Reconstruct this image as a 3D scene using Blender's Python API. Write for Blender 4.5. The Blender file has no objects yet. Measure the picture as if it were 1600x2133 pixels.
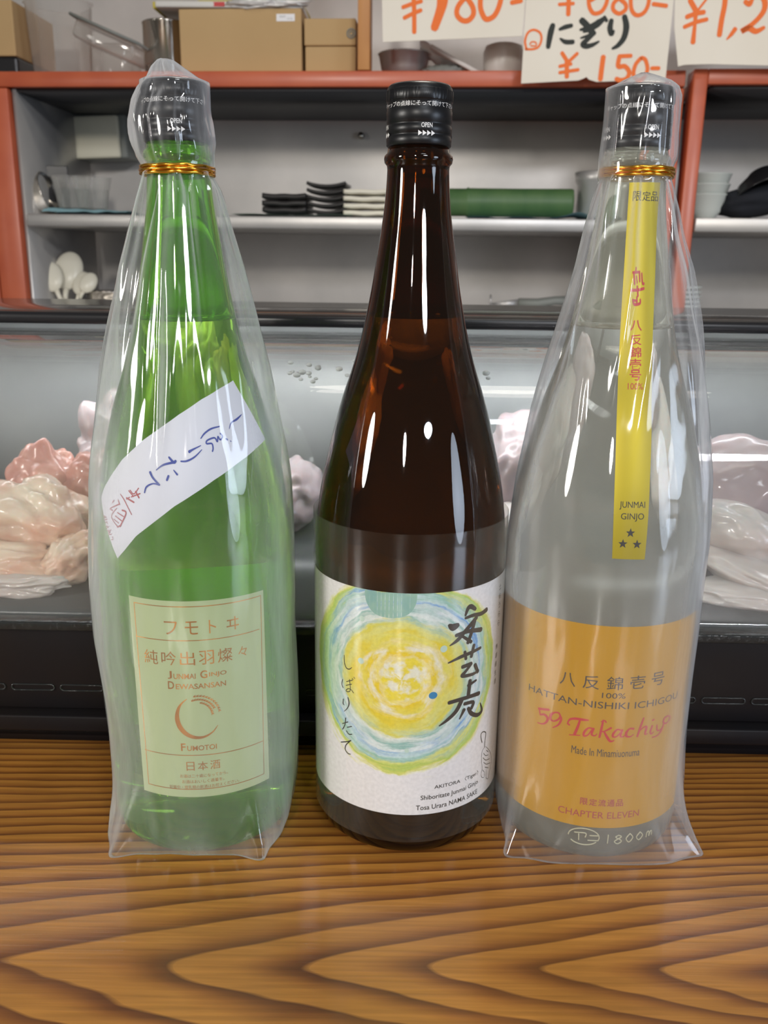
import bpy, bmesh, math, random
from math import sin, cos, pi, radians, sqrt, exp, atan2
from mathutils import Vector, Matrix, noise
SC = bpy.context.scene
COL = SC.collection
random.seed(7)
mm = .001

# ------------------------------------------------------------------ camera
pitch, roll = .27408, .01343
fwd = Vector((0, cos(pitch), -sin(pitch))); up0 = Vector((0, sin(pitch), cos(pitch))); rt0 = Vector((1, 0, 0))
rt = rt0*cos(roll) + up0*sin(roll); up = -rt0*sin(roll) + up0*cos(roll)
cam = bpy.data.cameras.new('camera'); camo = bpy.data.objects.new('camera', cam); COL.objects.link(camo)
cam.sensor_width = 36; cam.lens = 36*1852.86/2133; cam.clip_start = .01
cam.dof.use_dof = True; cam.dof.focus_distance = .44; cam.dof.aperture_fstop = 17
mw = Matrix.Identity(4)
for i in range(3):
    mw[i][0], mw[i][1], mw[i][2] = rt[i], up[i], -fwd[i]
mw[2][3] = .31315
camo.matrix_world = mw
SC.camera = camo

# ------------------------------------------------------------------ world, lights, exposure
w = bpy.data.worlds.new('world'); SC.world = w; w.use_nodes = True
bg = w.node_tree.nodes['Background']; bg.inputs[0].default_value = (1, .93, .85, 1); bg.inputs[1].default_value = .15

def area(name, loc, target, size, power, col=(1, 1, 1), size_y=None):
    l = bpy.data.lights.new(name, 'AREA'); l.energy = power; l.color = col
    l.shape = 'ELLIPSE' if size_y else 'DISK'; l.size = size
    if size_y: l.size_y = size_y
    o = bpy.data.objects.new(name, l); COL.objects.link(o)
    o.location = loc
    d = Vector(target) - Vector(loc)
    o.rotation_euler = d.to_track_quat('-Z', 'Y').to_euler()
    return o
area('ceiling_lamp', (-1.0, -4.2, 1.62), (0, .8, .3), .34, 90, (1, .95, .88), .50)
area('ceiling_lamp', (1.85, -4.2, 2.0), (0, .8, .3), 1.1, 92, (.95, .96, 1), .40)
area('counter_lamp', (.37, -.6, 1.5), (.2, .5, .2), .42, 4, (.86, .94, 1), .12)
area('overhead_lamp', (.25, .45, 1.7), (.1, .45, 0), .30, 5, (1, .93, .82), .9)
area('doorway', (2.2, -.9, .35), (0, .5, .2), .7, 3, (.70, .82, 1), 1.1).data.spread = radians(60)
area('side_fill', (-2.0, -.5, .7), (-.1, .45, .2), .35, 3.5, (1, .96, .9), .6).data.spread = radians(60)  # added fill that brightens the left edges of the bags
SC.view_settings.view_transform = 'Standard'; SC.view_settings.look = 'None'
SC.view_settings.gamma = 1; SC.view_settings.use_curve_mapping = False
SC.view_settings.exposure = -.22
SC.cycles.transparent_max_bounces = 32; SC.cycles.max_bounces = 16; SC.cycles.transmission_bounces = 14; SC.cycles.glossy_bounces = 6

# ------------------------------------------------------------------ materials
MATS = {}
def nodes(name):
    m = bpy.data.materials.new(name); m.use_nodes = True
    nt = m.node_tree; nt.nodes.clear()
    out = nt.nodes.new('ShaderNodeOutputMaterial'); MATS[name] = m
    return m, nt, out
def N(nt, typ, **kw):
    n = nt.nodes.new('ShaderNode'+typ)
    for k, v in kw.items():
        if k in n.inputs.keys(): n.inputs[k].default_value = v
        else: setattr(n, k, v)
    return n
def L(nt, a, ao, b, bi): nt.links.new(a.outputs[ao], b.inputs[bi])
def ramp(nt, stops):
    r = nt.nodes.new('ShaderNodeValToRGB'); e = r.color_ramp.elements
    while len(e) < len(stops): e.new(.5)
    for el, (p, c) in zip(e, stops):
        el.position = p; el.color = (c[0], c[1], c[2], 1) if len(c) == 3 else c
    return r
def pbr(name, col, rough=.5, metal=0, spec=.5, coat=0, trans=0, ior=1.45, var=None, vscale=8, bump=0, bscale=40, stretch=(1, 1, 1), sss=0, coatr=.05):
    m, nt, out = nodes(name)
    p = N(nt, 'BsdfPrincipled'); L(nt, p, 0, out, 0)
    p.inputs['Base Color'].default_value = (*col, 1); p.inputs['Roughness'].default_value = rough
    p.inputs['Metallic'].default_value = metal; p.inputs['Specular IOR Level'].default_value = spec
    p.inputs['Coat Weight'].default_value = coat; p.inputs['Coat Roughness'].default_value = coatr
    p.inputs['Transmission Weight'].default_value = trans; p.inputs['IOR'].default_value = ior
    if sss:
        p.inputs['Subsurface Weight'].default_value = sss; p.inputs['Subsurface Radius'].default_value = (.012, .006, .004); p.inputs['Subsurface Scale'].default_value = 1
    if var or bump:
        tc = N(nt, 'TexCoord'); mp = N(nt, 'Mapping'); mp.inputs['Scale'].default_value = stretch; L(nt, tc, 'Object', mp, 0)
    if var:
        nz = N(nt, 'TexNoise', Scale=vscale, Detail=6); L(nt, mp, 0, nz, 'Vector')
        r = ramp(nt, [(.3, col), (.7, var)]); L(nt, nz, 'Fac', r, 0); L(nt, r, 0, p, 'Base Color')
    if bump:
        nb = N(nt, 'TexNoise', Scale=bscale, Detail=4); L(nt, mp, 0, nb, 'Vector')
        b = N(nt, 'Bump', Strength=bump, Distance=.002); L(nt, nb, 'Fac', b, 'Height'); L(nt, b, 0, p, 'Normal')
    return m
def glass(name, col, rough=.0, ior=1.42, cloud_lift=0, ccol=(1, 1, 1)):
    """solid clear or tinted glass; cloud mixes in diffuse colour, part cloudy sake, part brightness painted into dark glass"""
    m, nt, out = nodes(name)
    g = N(nt, 'BsdfPrincipled', Roughness=rough, IOR=ior); g.inputs['Base Color'].default_value = (*[c*c for c in col], 1)
    g.inputs['Transmission Weight'].default_value = 1
    if not cloud_lift: L(nt, g, 0, out, 0); return
    d = N(nt, 'BsdfPrincipled', Roughness=.05); d.inputs['Base Color'].default_value = (*ccol, 1)
    mx = N(nt, 'MixShader'); mx.inputs[0].default_value = cloud_lift; L(nt, g, 0, mx, 1); L(nt, d, 0, mx, 2); L(nt, mx, 0, out, 0)
def film(name, haze, edge, tint=(1, 1, 1), white=(.9, .92, .95), gloss=.12, bump=0, bscale=60, stretch=(1, 1, 1), fog=None, blend=.35, fstretch=(1, 1, 1)):
    """thin clear plastic or a thin glass pane: straight-through transparency, milky haze that grows at grazing view, sharp shine"""
    m, nt, out = nodes(name)
    tr = N(nt, 'BsdfTransparent'); tr.inputs[0].default_value = (*tint, 1)
    df = N(nt, 'BsdfDiffuse'); df.inputs[0].default_value = (*white, 1)
    tl = N(nt, 'BsdfTranslucent'); tl.inputs[0].default_value = (*white, 1)
    mw_ = N(nt, 'MixShader'); mw_.inputs[0].default_value = .45; L(nt, df, 0, mw_, 1); L(nt, tl, 0, mw_, 2)
    lw = N(nt, 'LayerWeight', Blend=blend)
    mr = N(nt, 'MapRange'); L(nt, lw, 'Facing', mr, 0)
    mr.inputs['To Min'].default_value = haze; mr.inputs['To Max'].default_value = edge
    m1 = N(nt, 'MixShader'); L(nt, tr, 0, m1, 1); L(nt, mw_, 0, m1, 2)
    tc = N(nt, 'TexCoord')
    if fog:
        nz = N(nt, 'TexNoise', Scale=fog, Detail=7, Roughness=.65); mpf = N(nt, 'Mapping'); mpf.inputs['Scale'].default_value = fstretch; L(nt, tc, 'Object', mpf, 0); L(nt, mpf, 0, nz, 0)
        mu = N(nt, 'MapRange'); mu.inputs['From Min'].default_value = .3; mu.inputs['From Max'].default_value = .7
        mu.inputs['To Min'].default_value = .55; mu.inputs['To Max'].default_value = 1.25; L(nt, nz, 'Fac', mu, 0)
        mm_ = N(nt, 'Math', operation='MULTIPLY'); L(nt, mr, 0, mm_, 0); L(nt, mu, 0, mm_, 1); L(nt, mm_, 0, m1, 0)
    else:
        L(nt, mr, 0, m1, 0)
    gl = N(nt, 'BsdfGlossy', Roughness=gloss)
    fl = N(nt, 'LayerWeight', Blend=.5); fp = N(nt, 'Math', operation='POWER'); fp.inputs[1].default_value = 4.5; L(nt, fl, 'Facing', fp, 0)
    fr = N(nt, 'MapRange'); fr.inputs['To Min'].default_value = .045; L(nt, fp, 0, fr, 0)
    m2 = N(nt, 'MixShader'); L(nt, fr, 0, m2, 0); L(nt, m1, 0, m2, 1); L(nt, gl, 0, m2, 2); L(nt, m2, 0, out, 0)
    if bump:
        mp = N(nt, 'Mapping'); mp.inputs['Scale'].default_value = stretch; L(nt, tc, 'Object', mp, 0)
        nb = N(nt, 'TexNoise', Scale=bscale, Detail=3); L(nt, mp, 0, nb, 'Vector')
        b = N(nt, 'Bump', Strength=bump, Distance=.003); L(nt, nb, 'Fac', b, 'Height')
        for n in (gl, fl): L(nt, b, 0, n, 'Normal')
    return m

glass('green_glass', (.64, .91, .28), cloud_lift=.10, ccol=(.21, .58, .05)); glass('amber_glass', (.33, .145, .03), cloud_lift=.05, ccol=(.10, .045, .02)); glass('clear_glass', (.97, .985, .955), cloud_lift=.11, ccol=(.80, .80, .66))
pbr('moulded_glass', (.80, .78, .56), .08, trans=.5)
film('bag_film', .022, 1.5, gloss=.07, bump=.6, bscale=9, stretch=(3, 3, 1), white=(.90, .93, .98), fog=1, fstretch=(38, 38, 5), blend=.22)
film('bag_film_milky', .015, 1.2, gloss=.07, bump=.6, bscale=9, stretch=(3, 3, 1), white=(.90, .93, .98), fog=1, fstretch=(38, 38, 5), blend=.22)
film('sleeve_film', .0, .30, gloss=.05, white=(.55, .58, .50), blend=.25)
film('case_glass', .07, .22, gloss=.014, white=(.66, .68, .66), fog=7)
film('clear_plastic', .17, .7, gloss=.08, white=(.8, .78, .72))
pbr('black_cap', (.004, .0045, .006), .36)
pbr('cap_rim', (.55, .55, .55), .25, metal=1)
pbr('white_print', (.75, .75, .75), .5)
pbr('paper_white', (.80, .79, .80), .55)
pbr('sticker_paper', (.60, .62, .68), .6)
pbr('ink_black', (.025, .022, .02), .6); pbr('ink_brown', (.05, .04, .032), .55)
pbr('ink_blue', (.035, .06, .28), .55); pbr('ink_red', (.45, .03, .035), .5); pbr('ink_dull_red', (.33, .045, .045), .6)
pbr('dot_blue', (.03, .20, .40), .5); pbr('teal_wash', (.30, .47, .36), .5, var=(.20, .38, .36), vscale=120); pbr('pale_wash', (.46, .60, .52), .5)
pbr('gold_print', (.55, .26, .05), .28, metal=.85)
pbr('gold_label', (.47, .25, .004), .45, metal=.15, coat=.2)
pbr('gold_strip', (.40, .32, .012), .42, metal=.45)
pbr('gold_tie', (.80, .42, .05), .2, metal=1)
pbr('cream_label', (.37, .45, .235), .6)
pbr('back_paper', (.55, .60, .55), .7)
pbr('red_paint', (.46, .085, .035), .42, coat=.3, coatr=.25, var=(.56, .125, .05), vscale=14)
pbr('orange_wood', (.60, .28, .09), .45, var=(.50, .22, .07), vscale=20, stretch=(1, 1, .15))
pbr('steel', (.56, .54, .52), .38, metal=.55, var=(.44, .43, .42), vscale=9, bump=.05, bscale=90, stretch=(1, 1, 1))
pbr('steel_wall', (.80, .76, .72), .42, metal=.25, var=(.62, .60, .575), vscale=7, bump=.1, bscale=30)
pbr('shiny_steel', (.62, .58, .52), .16, metal=1)
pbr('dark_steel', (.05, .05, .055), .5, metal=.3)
pbr('black_case', (.006, .007, .010), .36, spec=.22, var=(.011, .008, .007), vscale=10)
pbr('black_gasket', (.02, .022, .022), .2, bump=.6, bscale=120)
pbr('rail_top', (.16, .15, .145), .14, metal=.6)
pbr('case_back', (.50, .52, .50), .5, metal=.2, var=(.40, .42, .42), vscale=10)
pbr('case_tray', (.05, .056, .058), .3)
pbr('cardboard', (.52, .35, .17), .8, var=(.47, .31, .145), vscale=6)
pbr('white_plastic', (.66, .64, .60), .35); pbr('cream_plastic', (.70, .66, .52), .5, bump=.2, bscale=60)
pbr('grey_plastic', (.22, .23, .21), .5); pbr('black_plastic', (.012, .012, .014), .3); pbr('dark_cloth', (.010, .012, .018), .85)
pbr('yellow_print', (.62, .52, .08), .5); pbr('red_print', (.55, .05, .05), .5)
pbr('blue_cloth', (.30, .52, .58), .9, bump=.5, bscale=80); pbr('mint_cloth', (.42, .55, .48), .9)
pbr('black_plate', (.022, .020, .020), .35); pbr('white_plate', (.74, .70, .58), .3); pbr('white_bowl', (.66, .70, .66), .3)
pbr('bamboo_green', (.055, .125, .045), .45, var=(.09, .17, .06), vscale=12, stretch=(.3, 3, 3))
pbr('foil', (.66, .64, .62), .35, metal=.25, bump=1, bscale=30); pbr('bottom_wood', (.28, .08, .03), .5)
pbr('fish_white', (.86, .77, .62), .33, coat=.5, coatr=.12, var=(.70, .40, .29), vscale=22, bump=.5, bscale=95, stretch=(1, 1, 2.2), sss=.3)
pbr('fish_pink', (.50, .20, .16), .35, coat=.5, var=(.66, .42, .34), vscale=16, bump=.4, bscale=45, sss=.3)
pbr('fish_pale', (.66, .66, .63), .33, coat=.5, coatr=.12, var=(.60, .50, .46), vscale=9, bump=.35, bscale=35, stretch=(1, 1, 3), sss=.3)
pbr('fish_grey', (.42, .37, .37), .4, coat=.4, var=(.34, .26, .27), vscale=9, bump=.3, bscale=35, sss=.3)  # own grey of some cuts; also darkens pieces lying in shade
pbr('water', (.86, .90, .90), .05, trans=.55, ior=1.33)  # pale, half-opaque base paints the bright glints into the drops
pbr('sign_board', (.84, .78, .68), .7, var=(.78, .71, .60), vscale=5); pbr('marker_orange', (.86, .16, .01), .55); pbr('brush_ink', (.028, .032, .028), .7)
pbr('concrete', (.14, .13, .12), .8)

# counter wood: cathedral grain, apexes along one line, opening to the right
def wood_mat():
    m, nt, out = nodes('counter_wood')
    tc = N(nt, 'TexCoord'); sx = N(nt, 'SeparateXYZ')
    nz = N(nt, 'TexNoise', Scale=1, Detail=3); mp = N(nt, 'Mapping'); mp.inputs['Scale'].default_value = (7, 22, 1)
    L(nt, tc, 'Object', mp, 0); L(nt, mp, 0, nz, 'Vector'); L(nt, tc, 'Object', sx, 0)
    def M(op, a, b=None, c=None):
        n = N(nt, 'Math', operation=op)
        for i, v in enumerate((a, b, c)):
            if v is None: continue
            if isinstance(v, (int, float)): n.inputs[i].default_value = v
            else: nt.links.new(v, n.inputs[i])
        return n.outputs[0]
    nf = M('SUBTRACT', nz.outputs['Fac'], .5)
    nz2 = N(nt, 'TexNoise', Scale=1, Detail=2); mp3 = N(nt, 'Mapping'); mp3.inputs['Scale'].default_value = (4, 30, 1); mp3.inputs['Location'].default_value = (3, 1, 0)
    L(nt, tc, 'Object', mp3, 0); L(nt, mp3, 0, nz2, 'Vector'); nf2 = M('SUBTRACT', nz2.outputs['Fac'], .5)
    e = M('ADD', M('SUBTRACT', sx.outputs['Y'], .338), M('MULTIPLY', nf, .012))
    s = M('SUBTRACT', M('SQRT', M('ADD', M('MULTIPLY', e, e), .00002)), .0045)
    g = M('ADD', M('MULTIPLY', s, 3.7), M('MULTIPLY', M('POWER', M('MAXIMUM', s, 0), 3), 500))
    X = M('ADD', M('SUBTRACT', sx.outputs['X'], g), M('ADD', M('MULTIPLY', nf, .05), M('MULTIPLY', nf2, .05)))
    ph = M('MULTIPLY', M('LOGARITHM', M('MAXIMUM', M('SUBTRACT', .060, M('MULTIPLY', X, .088)), .002), 2.718282), -11.36)
    v = M('FRACT', M('ADD', ph, .55))
    fib = N(nt, 'TexNoise', Scale=1, Detail=5); mp2 = N(nt, 'Mapping'); mp2.inputs['Scale'].default_value = (14, 420, 1)
    L(nt, tc, 'Object', mp2, 0); L(nt, mp2, 0, fib, 'Vector')
    r = ramp(nt, [(0, (.52, .235, .044)), (.38, (.48, .21, .038)), (.62, (.36, .14, .026)), (.82, (.20, .066, .014)), (.94, (.13, .040, .010)), (1, (.46, .205, .04))])
    nt.links.new(v, r.inputs[0])
    fade = N(nt, 'TexNoise', Scale=1, Detail=3); mp4 = N(nt, 'Mapping'); mp4.inputs['Scale'].default_value = (6, 26, 1); L(nt, tc, 'Object', mp4, 0); L(nt, mp4, 0, fade, 'Vector')
    fd = N(nt, 'MapRange'); fd.inputs['From Min'].default_value = .35; fd.inputs['From Max'].default_value = .68; fd.inputs['To Max'].default_value = .22; L(nt, fade, 'Fac', fd, 0)
    mx0 = N(nt, 'MixRGB'); mx0.inputs[2].default_value = (.45, .20, .038, 1); L(nt, fd, 0, mx0, 0); L(nt, r, 0, mx0, 1)
    blot = N(nt, 'TexNoise', Scale=9, Detail=4); L(nt, tc, 'Object', blot, 'Vector')
    fr = ramp(nt, [(.25, (.74, .71, .66)), (.7, (1.12, 1.1, 1.08))]); L(nt, fib, 'Fac', fr, 0)
    br = ramp(nt, [(.3, (.72, .70, .68)), (.7, (1.1, 1.1, 1.1))]); L(nt, blot, 'Fac', br, 0)
    mx = N(nt, 'MixRGB', blend_type='MULTIPLY', Fac=1); L(nt, mx0, 0, mx, 1); L(nt, fr, 0, mx, 2)
    mx2 = N(nt, 'MixRGB', blend_type='MULTIPLY', Fac=1); L(nt, mx, 0, mx2, 1); L(nt, br, 0, mx2, 2)
    p = N(nt, 'BsdfPrincipled', Roughness=.38); L(nt, mx2, 0, p, 'Base Color'); L(nt, p, 0, out, 0)
    p.inputs['Coat Weight'].default_value = .45; p.inputs['Coat Roughness'].default_value = .13
    b = N(nt, 'Bump', Strength=.12, Distance=.001); L(nt, fib, 'Fac', b, 'Height'); L(nt, b, 0, p, 'Normal')
    b2 = N(nt, 'Bump', Strength=.25, Distance=.0006); L(nt, fib, 'Fac', b2, 'Height'); L(nt, b2, 0, p, 'Coat Normal')
wood_mat()

# watercolour rings printed on the white label (UV in millimetres)
def art_mat():
    m, nt, out = nodes('watercolour_label')
    uv = N(nt, 'UVMap'); 
    nz = N(nt, 'TexNoise', Scale=.06, Detail=4, Roughness=.6); L(nt, uv, 0, nz, 'Vector')
    sub = N(nt, 'VectorMath', operation='SUBTRACT'); sub.inputs[1].default_value = (.5, .5, .5); L(nt, nz, 'Color', sub, 0)
    scl = N(nt, 'VectorMath', operation='SCALE'); scl.inputs['Scale'].default_value = 6; L(nt, sub, 0, scl, 0)
    ad = N(nt, 'VectorMath', operation='ADD'); L(nt, uv, 0, ad, 0); L(nt, scl, 0, ad, 1)
    ct0 = N(nt, 'VectorMath', operation='SUBTRACT'); ct0.inputs[1].default_value = (-4, 107, 0); L(nt, ad, 0, ct0, 0)
    ct = N(nt, 'VectorMath', operation='MULTIPLY'); ct.inputs[1].default_value = (.95, 1, 0); L(nt, ct0, 0, ct, 0)
    sp = N(nt, 'SeparateXYZ'); L(nt, ct, 0, sp, 0)
    cb = N(nt, 'CombineXYZ'); L(nt, sp, 'X', cb, 0); L(nt, sp, 'Y', cb, 1)
    ln = N(nt, 'VectorMath', operation='LENGTH'); L(nt, cb, 0, ln, 0)
    nm = N(nt, 'VectorMath', operation='NORMALIZE'); L(nt, cb, 0, nm, 0)
    s2 = N(nt, 'VectorMath', operation='SCALE'); s2.inputs['Scale'].default_value = 1.1; L(nt, nm, 0, s2, 0)
    s3 = N(nt, 'SeparateXYZ'); L(nt, s2, 0, s3, 0)
    rs = N(nt, 'Math', operation='MULTIPLY'); rs.inputs[1].default_value = .16; L(nt, ln, 'Value', rs, 0)
    cv = N(nt, 'CombineXYZ'); L(nt, s3, 'X', cv, 0); L(nt, s3, 'Y', cv, 1); L(nt, rs, 0, cv, 2)
    br = N(nt, 'TexNoise', Scale=1.6, Detail=5, Roughness=.6); L(nt, cv, 0, br, 'Vector')
    bo = N(nt, 'MapRange'); bo.inputs['To Min'].default_value = -7; bo.inputs['To Max'].default_value = 7; L(nt, br, 'Fac', bo, 0)
    rr = N(nt, 'Math', operation='ADD'); L(nt, ln, 'Value', rr, 0); L(nt, bo, 0, rr, 1)
    dv = N(nt, 'Math', operation='DIVIDE'); dv.inputs[1].default_value = 60; L(nt, rr, 0, dv, 0)
    dve = N(nt, 'Math', operation='DIVIDE'); dve.inputs[1].default_value = 60; L(nt, ln, 'Value', dve, 0)
    W = (.70, .69, .70)
    A = ramp(nt, [(0, (.70, .68, .52)), (.15, (.70, .70, .60)), (.24, (.70, .52, .02)), (.36, (.66, .60, .10)), (.50, (.62, .62, .22)), (.565, (.30, .48, .42)), (.60, (.64, .70, .68)), (.665, (.46, .58, .58)), (.70, (.12, .30, .60)), (.735, (.50, .64, .66)), (.775, (.26, .48, .40)), (.81, (.62, .64, .20)), (.85, (.40, .52, .10)), (.885, (.60, .60, .16)), (.92, (.72, .72, .58)), (.94, W)])
    Bm = ramp(nt, [(0, (.66, .55, .06)), (.18, (.72, .60, .05)), (.30, (.72, .71, .62)), (.40, (.68, .54, .03)), (.53, (.60, .57, .10)), (.58, (.68, .72, .68)), (.64, (.24, .44, .40)), (.68, (.66, .72, .72)), (.73, (.34, .52, .56)), (.77, (.64, .70, .68)), (.80, (.14, .34, .56)), (.83, (.46, .58, .36)), (.87, (.38, .54, .08)), (.90, (.64, .62, .22)), (.93, W), (1, W)])
    L(nt, dv, 0, A, 0); L(nt, dv, 0, Bm, 0)
    n2 = N(nt, 'TexNoise', Scale=1.3, Detail=3); s4 = N(nt, 'VectorMath', operation='ADD'); s4.inputs[1].default_value = (7, 3, 1); L(nt, cv, 0, s4, 0); L(nt, s4, 0, n2, 'Vector')
    f = ramp(nt, [(.42, (0, 0, 0)), (.58, (1, 1, 1))]); L(nt, n2, 'Fac', f, 0)
    mx = N(nt, 'MixRGB'); L(nt, f, 0, mx, 0); L(nt, A, 0, mx, 1); L(nt, Bm, 0, mx, 2)
    # left flank greener inside the ring
    su = N(nt, 'SeparateXYZ'); L(nt, uv, 0, su, 0)
    gr = N(nt, 'MapRange'); gr.inputs['From Min'].default_value = -38; gr.inputs['From Max'].default_value = -62; L(nt, su, 'X', gr, 0)
    ins = ramp(nt, [(.80, (1, 1, 1)), (.93, (0, 0, 0))]); L(nt, dve, 0, ins, 0)
    mul = N(nt, 'Math', operation='MULTIPLY'); L(nt, gr, 0, mul, 0); L(nt, ins, 0, mul, 1)
    mx2 = N(nt, 'MixRGB'); mx2.inputs[2].default_value = (.36, .60, .10, 1); L(nt, mul, 0, mx2, 0); L(nt, mx, 0, mx2, 1)
    n3 = N(nt, 'TexNoise', Scale=.5, Detail=5); L(nt, uv, 0, n3, 'Vector')
    r3 = ramp(nt, [(.3, (.86, .86, .86)), (.7, (1.1, 1.1, 1.1))]); L(nt, n3, 'Fac', r3, 0)
    mx3 = N(nt, 'MixRGB', blend_type='MULTIPLY', Fac=.6); L(nt, mx2, 0, mx3, 1); L(nt, r3, 0, mx3, 2)
    p = N(nt, 'BsdfPrincipled', Roughness=.5); L(nt, mx3, 0, p, 'Base Color'); L(nt, p, 0, out, 0)
art_mat()

# ------------------------------------------------------------------ mesh helpers
IDENT = Matrix.Identity(4)
def link(name, bm, mat, parent=None, mx=None, smooth=True):
    me = bpy.data.meshes.new(name); bm.to_mesh(me); bm.free()
    me.materials.append(MATS[mat])
    if smooth:
        for p in me.polygons: p.use_smooth = True
    o = bpy.data.objects.new(name, me); COL.objects.link(o)
    if parent: o.parent = parent
    if mx is not None:
        if parent: o.matrix_local = mx
        else: o.matrix_world = mx
    return o
def tag(o, label, cat, group=None):
    o['label'] = label; o['category'] = cat
    if group: o['group'] = group
    return o
def thing(name, label, cat, mx, group=None):
    o = bpy.data.objects.new(name, None); COL.objects.link(o); o.matrix_world = mx; o.empty_display_size = .02
    return tag(o, label, cat, group)
def struct(o): o['kind'] = 'structure'; return o
def T(x, y, z): return Matrix.Translation((x, y, z))
def bbox(bm, c, s, bev=0, rot=None, seg=2):
    r = bmesh.ops.create_cube(bm, size=1)
    vs = r['verts']
    for v in vs:
        v.co = Vector((v.co.x*s[0], v.co.y*s[1], v.co.z*s[2]))
    if bev:
        es = list({e for v in vs for e in v.link_edges})
        rr = bmesh.ops.bevel(bm, geom=es, offset=bev, segments=seg, affect='EDGES', profile=.5)
        vs = list({v for f in rr['faces'] for v in f.verts} | {v for v in vs if v.is_valid})
        seen = set(vs); st = list(vs)
        while st:
            v = st.pop()
            for e in v.link_edges:
                u = e.other_vert(v)
                if u not in seen: seen.add(u); st.append(u)
        vs = list(seen)
    for v in vs:
        if rot is not None: v.co = rot @ v.co
        v.co += Vector(c)
    return vs
def BX(c, s, bev=0, rot=None):
    bm = bmesh.new(); bbox(bm, c, s, bev, rot); return bm
def lathe(prof, seg=64, close=True, bm=None, capb=False, capt=False, ripple=None):
    """prof: list of (h, r)"""
    bm = bm or bmesh.new(); rings = []
    for h, r in prof:
        ring = []
        for i in range(seg):
            a = 2*pi*i/seg
            rr = r*(1+(ripple(a, h) if ripple else 0))
            ring.append(bm.verts.new((rr*sin(a), -rr*cos(a), h)))
        rings.append(ring)
    for a, b in zip(rings, rings[1:]):
        for i in range(seg):
            j = (i+1) % seg
            bm.faces.new((a[i], a[j], b[j], b[i]))
    if capb: bm.faces.new(list(reversed(rings[0])))
    if capt: bm.faces.new(rings[-1])
    return bm
def tube(path, rad, seg=8, bm=None, closed=False):
    bm = bm or bmesh.new(); P = [Vector(p) for p in path]; rings = []; n = len(P)
    R = rad if isinstance(rad, (list, tuple)) else [rad]*n
    prev = None
    for i, p in enumerate(P):
        t = (P[(i+1) % n]-P[i-1]) if closed else (P[min(i+1, n-1)]-P[max(i-1, 0)])
        t.normalize()
        a = prev if prev is not None else (Vector((0, 0, 1)) if abs(t.z) < .9 else Vector((1, 0, 0)))
        u = (a-t*a.dot(t)).normalized(); v = t.cross(u); prev = u
        rings.append([bm.verts.new(p+(u*cos(2*pi*k/seg)+v*sin(2*pi*k/seg))*R[i]) for k in range(seg)])
    prs = list(zip(rings, rings[1:])) + ([(rings[-1], rings[0])] if closed else [])
    for a, b in prs:
        for k in range(seg): bm.faces.new((a[k], a[(k+1) % seg], b[(k+1) % seg], b[k]))
    if not closed:
        bm.faces.new(list(reversed(rings[0]))); bm.faces.new(rings[-1])
    return bm
def prism(poly, y0, y1, bm=None):
    """polygon in x,z extruded from y0 to y1"""
    bm = bm or bmesh.new()
    a = [bm.verts.new((x, y0, z)) for x, z in poly]; b = [bm.verts.new((x, y1, z)) for x, z in poly]
    bm.faces.new(a); bm.faces.new(list(reversed(b)))
    n = len(poly)
    for i in range(n): bm.faces.new((a[i], b[i], b[(i+1) % n], a[(i+1) % n]))
    bmesh.ops.recalc_face_normals(bm, faces=bm.faces[:])
    return bm
def sheet(F, nu, nv, bm=None, uvf=None):
    """grid of points F(s,t), s and t in 0..1"""
    bm = bm or bmesh.new(); g = [[bm.verts.new(F(i/nu, j/nv)) for i in range(nu+1)] for j in range(nv+1)]
    lay = bm.loops.layers.uv.new('UVMap') if uvf else None
    for j in range(nv):
        for i in range(nu):
            f = bm.faces.new((g[j][i], g[j][i+1], g[j+1][i+1], g[j+1][i]))
            if uvf:
                for lp, (a, b) in zip(f.loops, ((i, j), (i+1, j), (i+1, j+1), (i, j+1))): lp[lay].uv = uvf(a/nu, b/nv)
    return bm
def blob(c, s, seed, amp=.25, freq=2.2, sub=4, rot=None, fold=0, bm=None):
    bm = bm or bmesh.new()
    r = bmesh.ops.create_icosphere(bm, subdivisions=sub, radius=1)
    o = Vector((seed*3.7, seed*1.3, -seed*2.1))
    for v in r['verts']:
        p = v.co.copy()
        d = amp*noise.noise(p*freq*.7+o) + .25*amp*noise.noise(p*freq*2+o)
        if fold:
            ph = 4.2*p.z+2.6*p.x*cos(seed)+2*p.y+3.2*noise.noise(p*1.1+o)
            d += fold*(abs(sin(ph))**.7-.6)+.35*fold*abs(noise.noise(p*4+o))
        q = p*(1+d); q = Vector((q.x*s[0], q.y*s[1], q.z*s[2]))
        if rot is not None: q = rot @ q
        v.co = q+Vector(c)
    return bm
def catmull(P, W, n=6):
    if len(P) < 3: return [(P[0][0]+(P[1][0]-P[0][0])*i/n, P[0][1]+(P[1][1]-P[0][1])*i/n) for i in range(n+1)], [W[0]+(W[1]-W[0])*i/n for i in range(n+1)]
    out = []; wo = []
    Q = [P[0]]+list(P)+[P[-1]]
    for k in range(1, len(Q)-2):
        p0, p1, p2, p3 = Q[k-1:k+3]
        for i in range(n):
            t = i/n
            out.append(tuple(.5*(2*p1[a]+(p2[a]-p0[a])*t+(2*p0[a]-5*p1[a]+4*p2[a]-p3[a])*t*t+(3*p1[a]-p0[a]-3*p2[a]+p3[a])*t**3) for a in (0, 1)))
            wo.append(W[k-1]+(W[k]-W[k-1])*t)
    out.append(tuple(P[-1])); wo.append(W[-1])
    return out, wo
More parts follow.
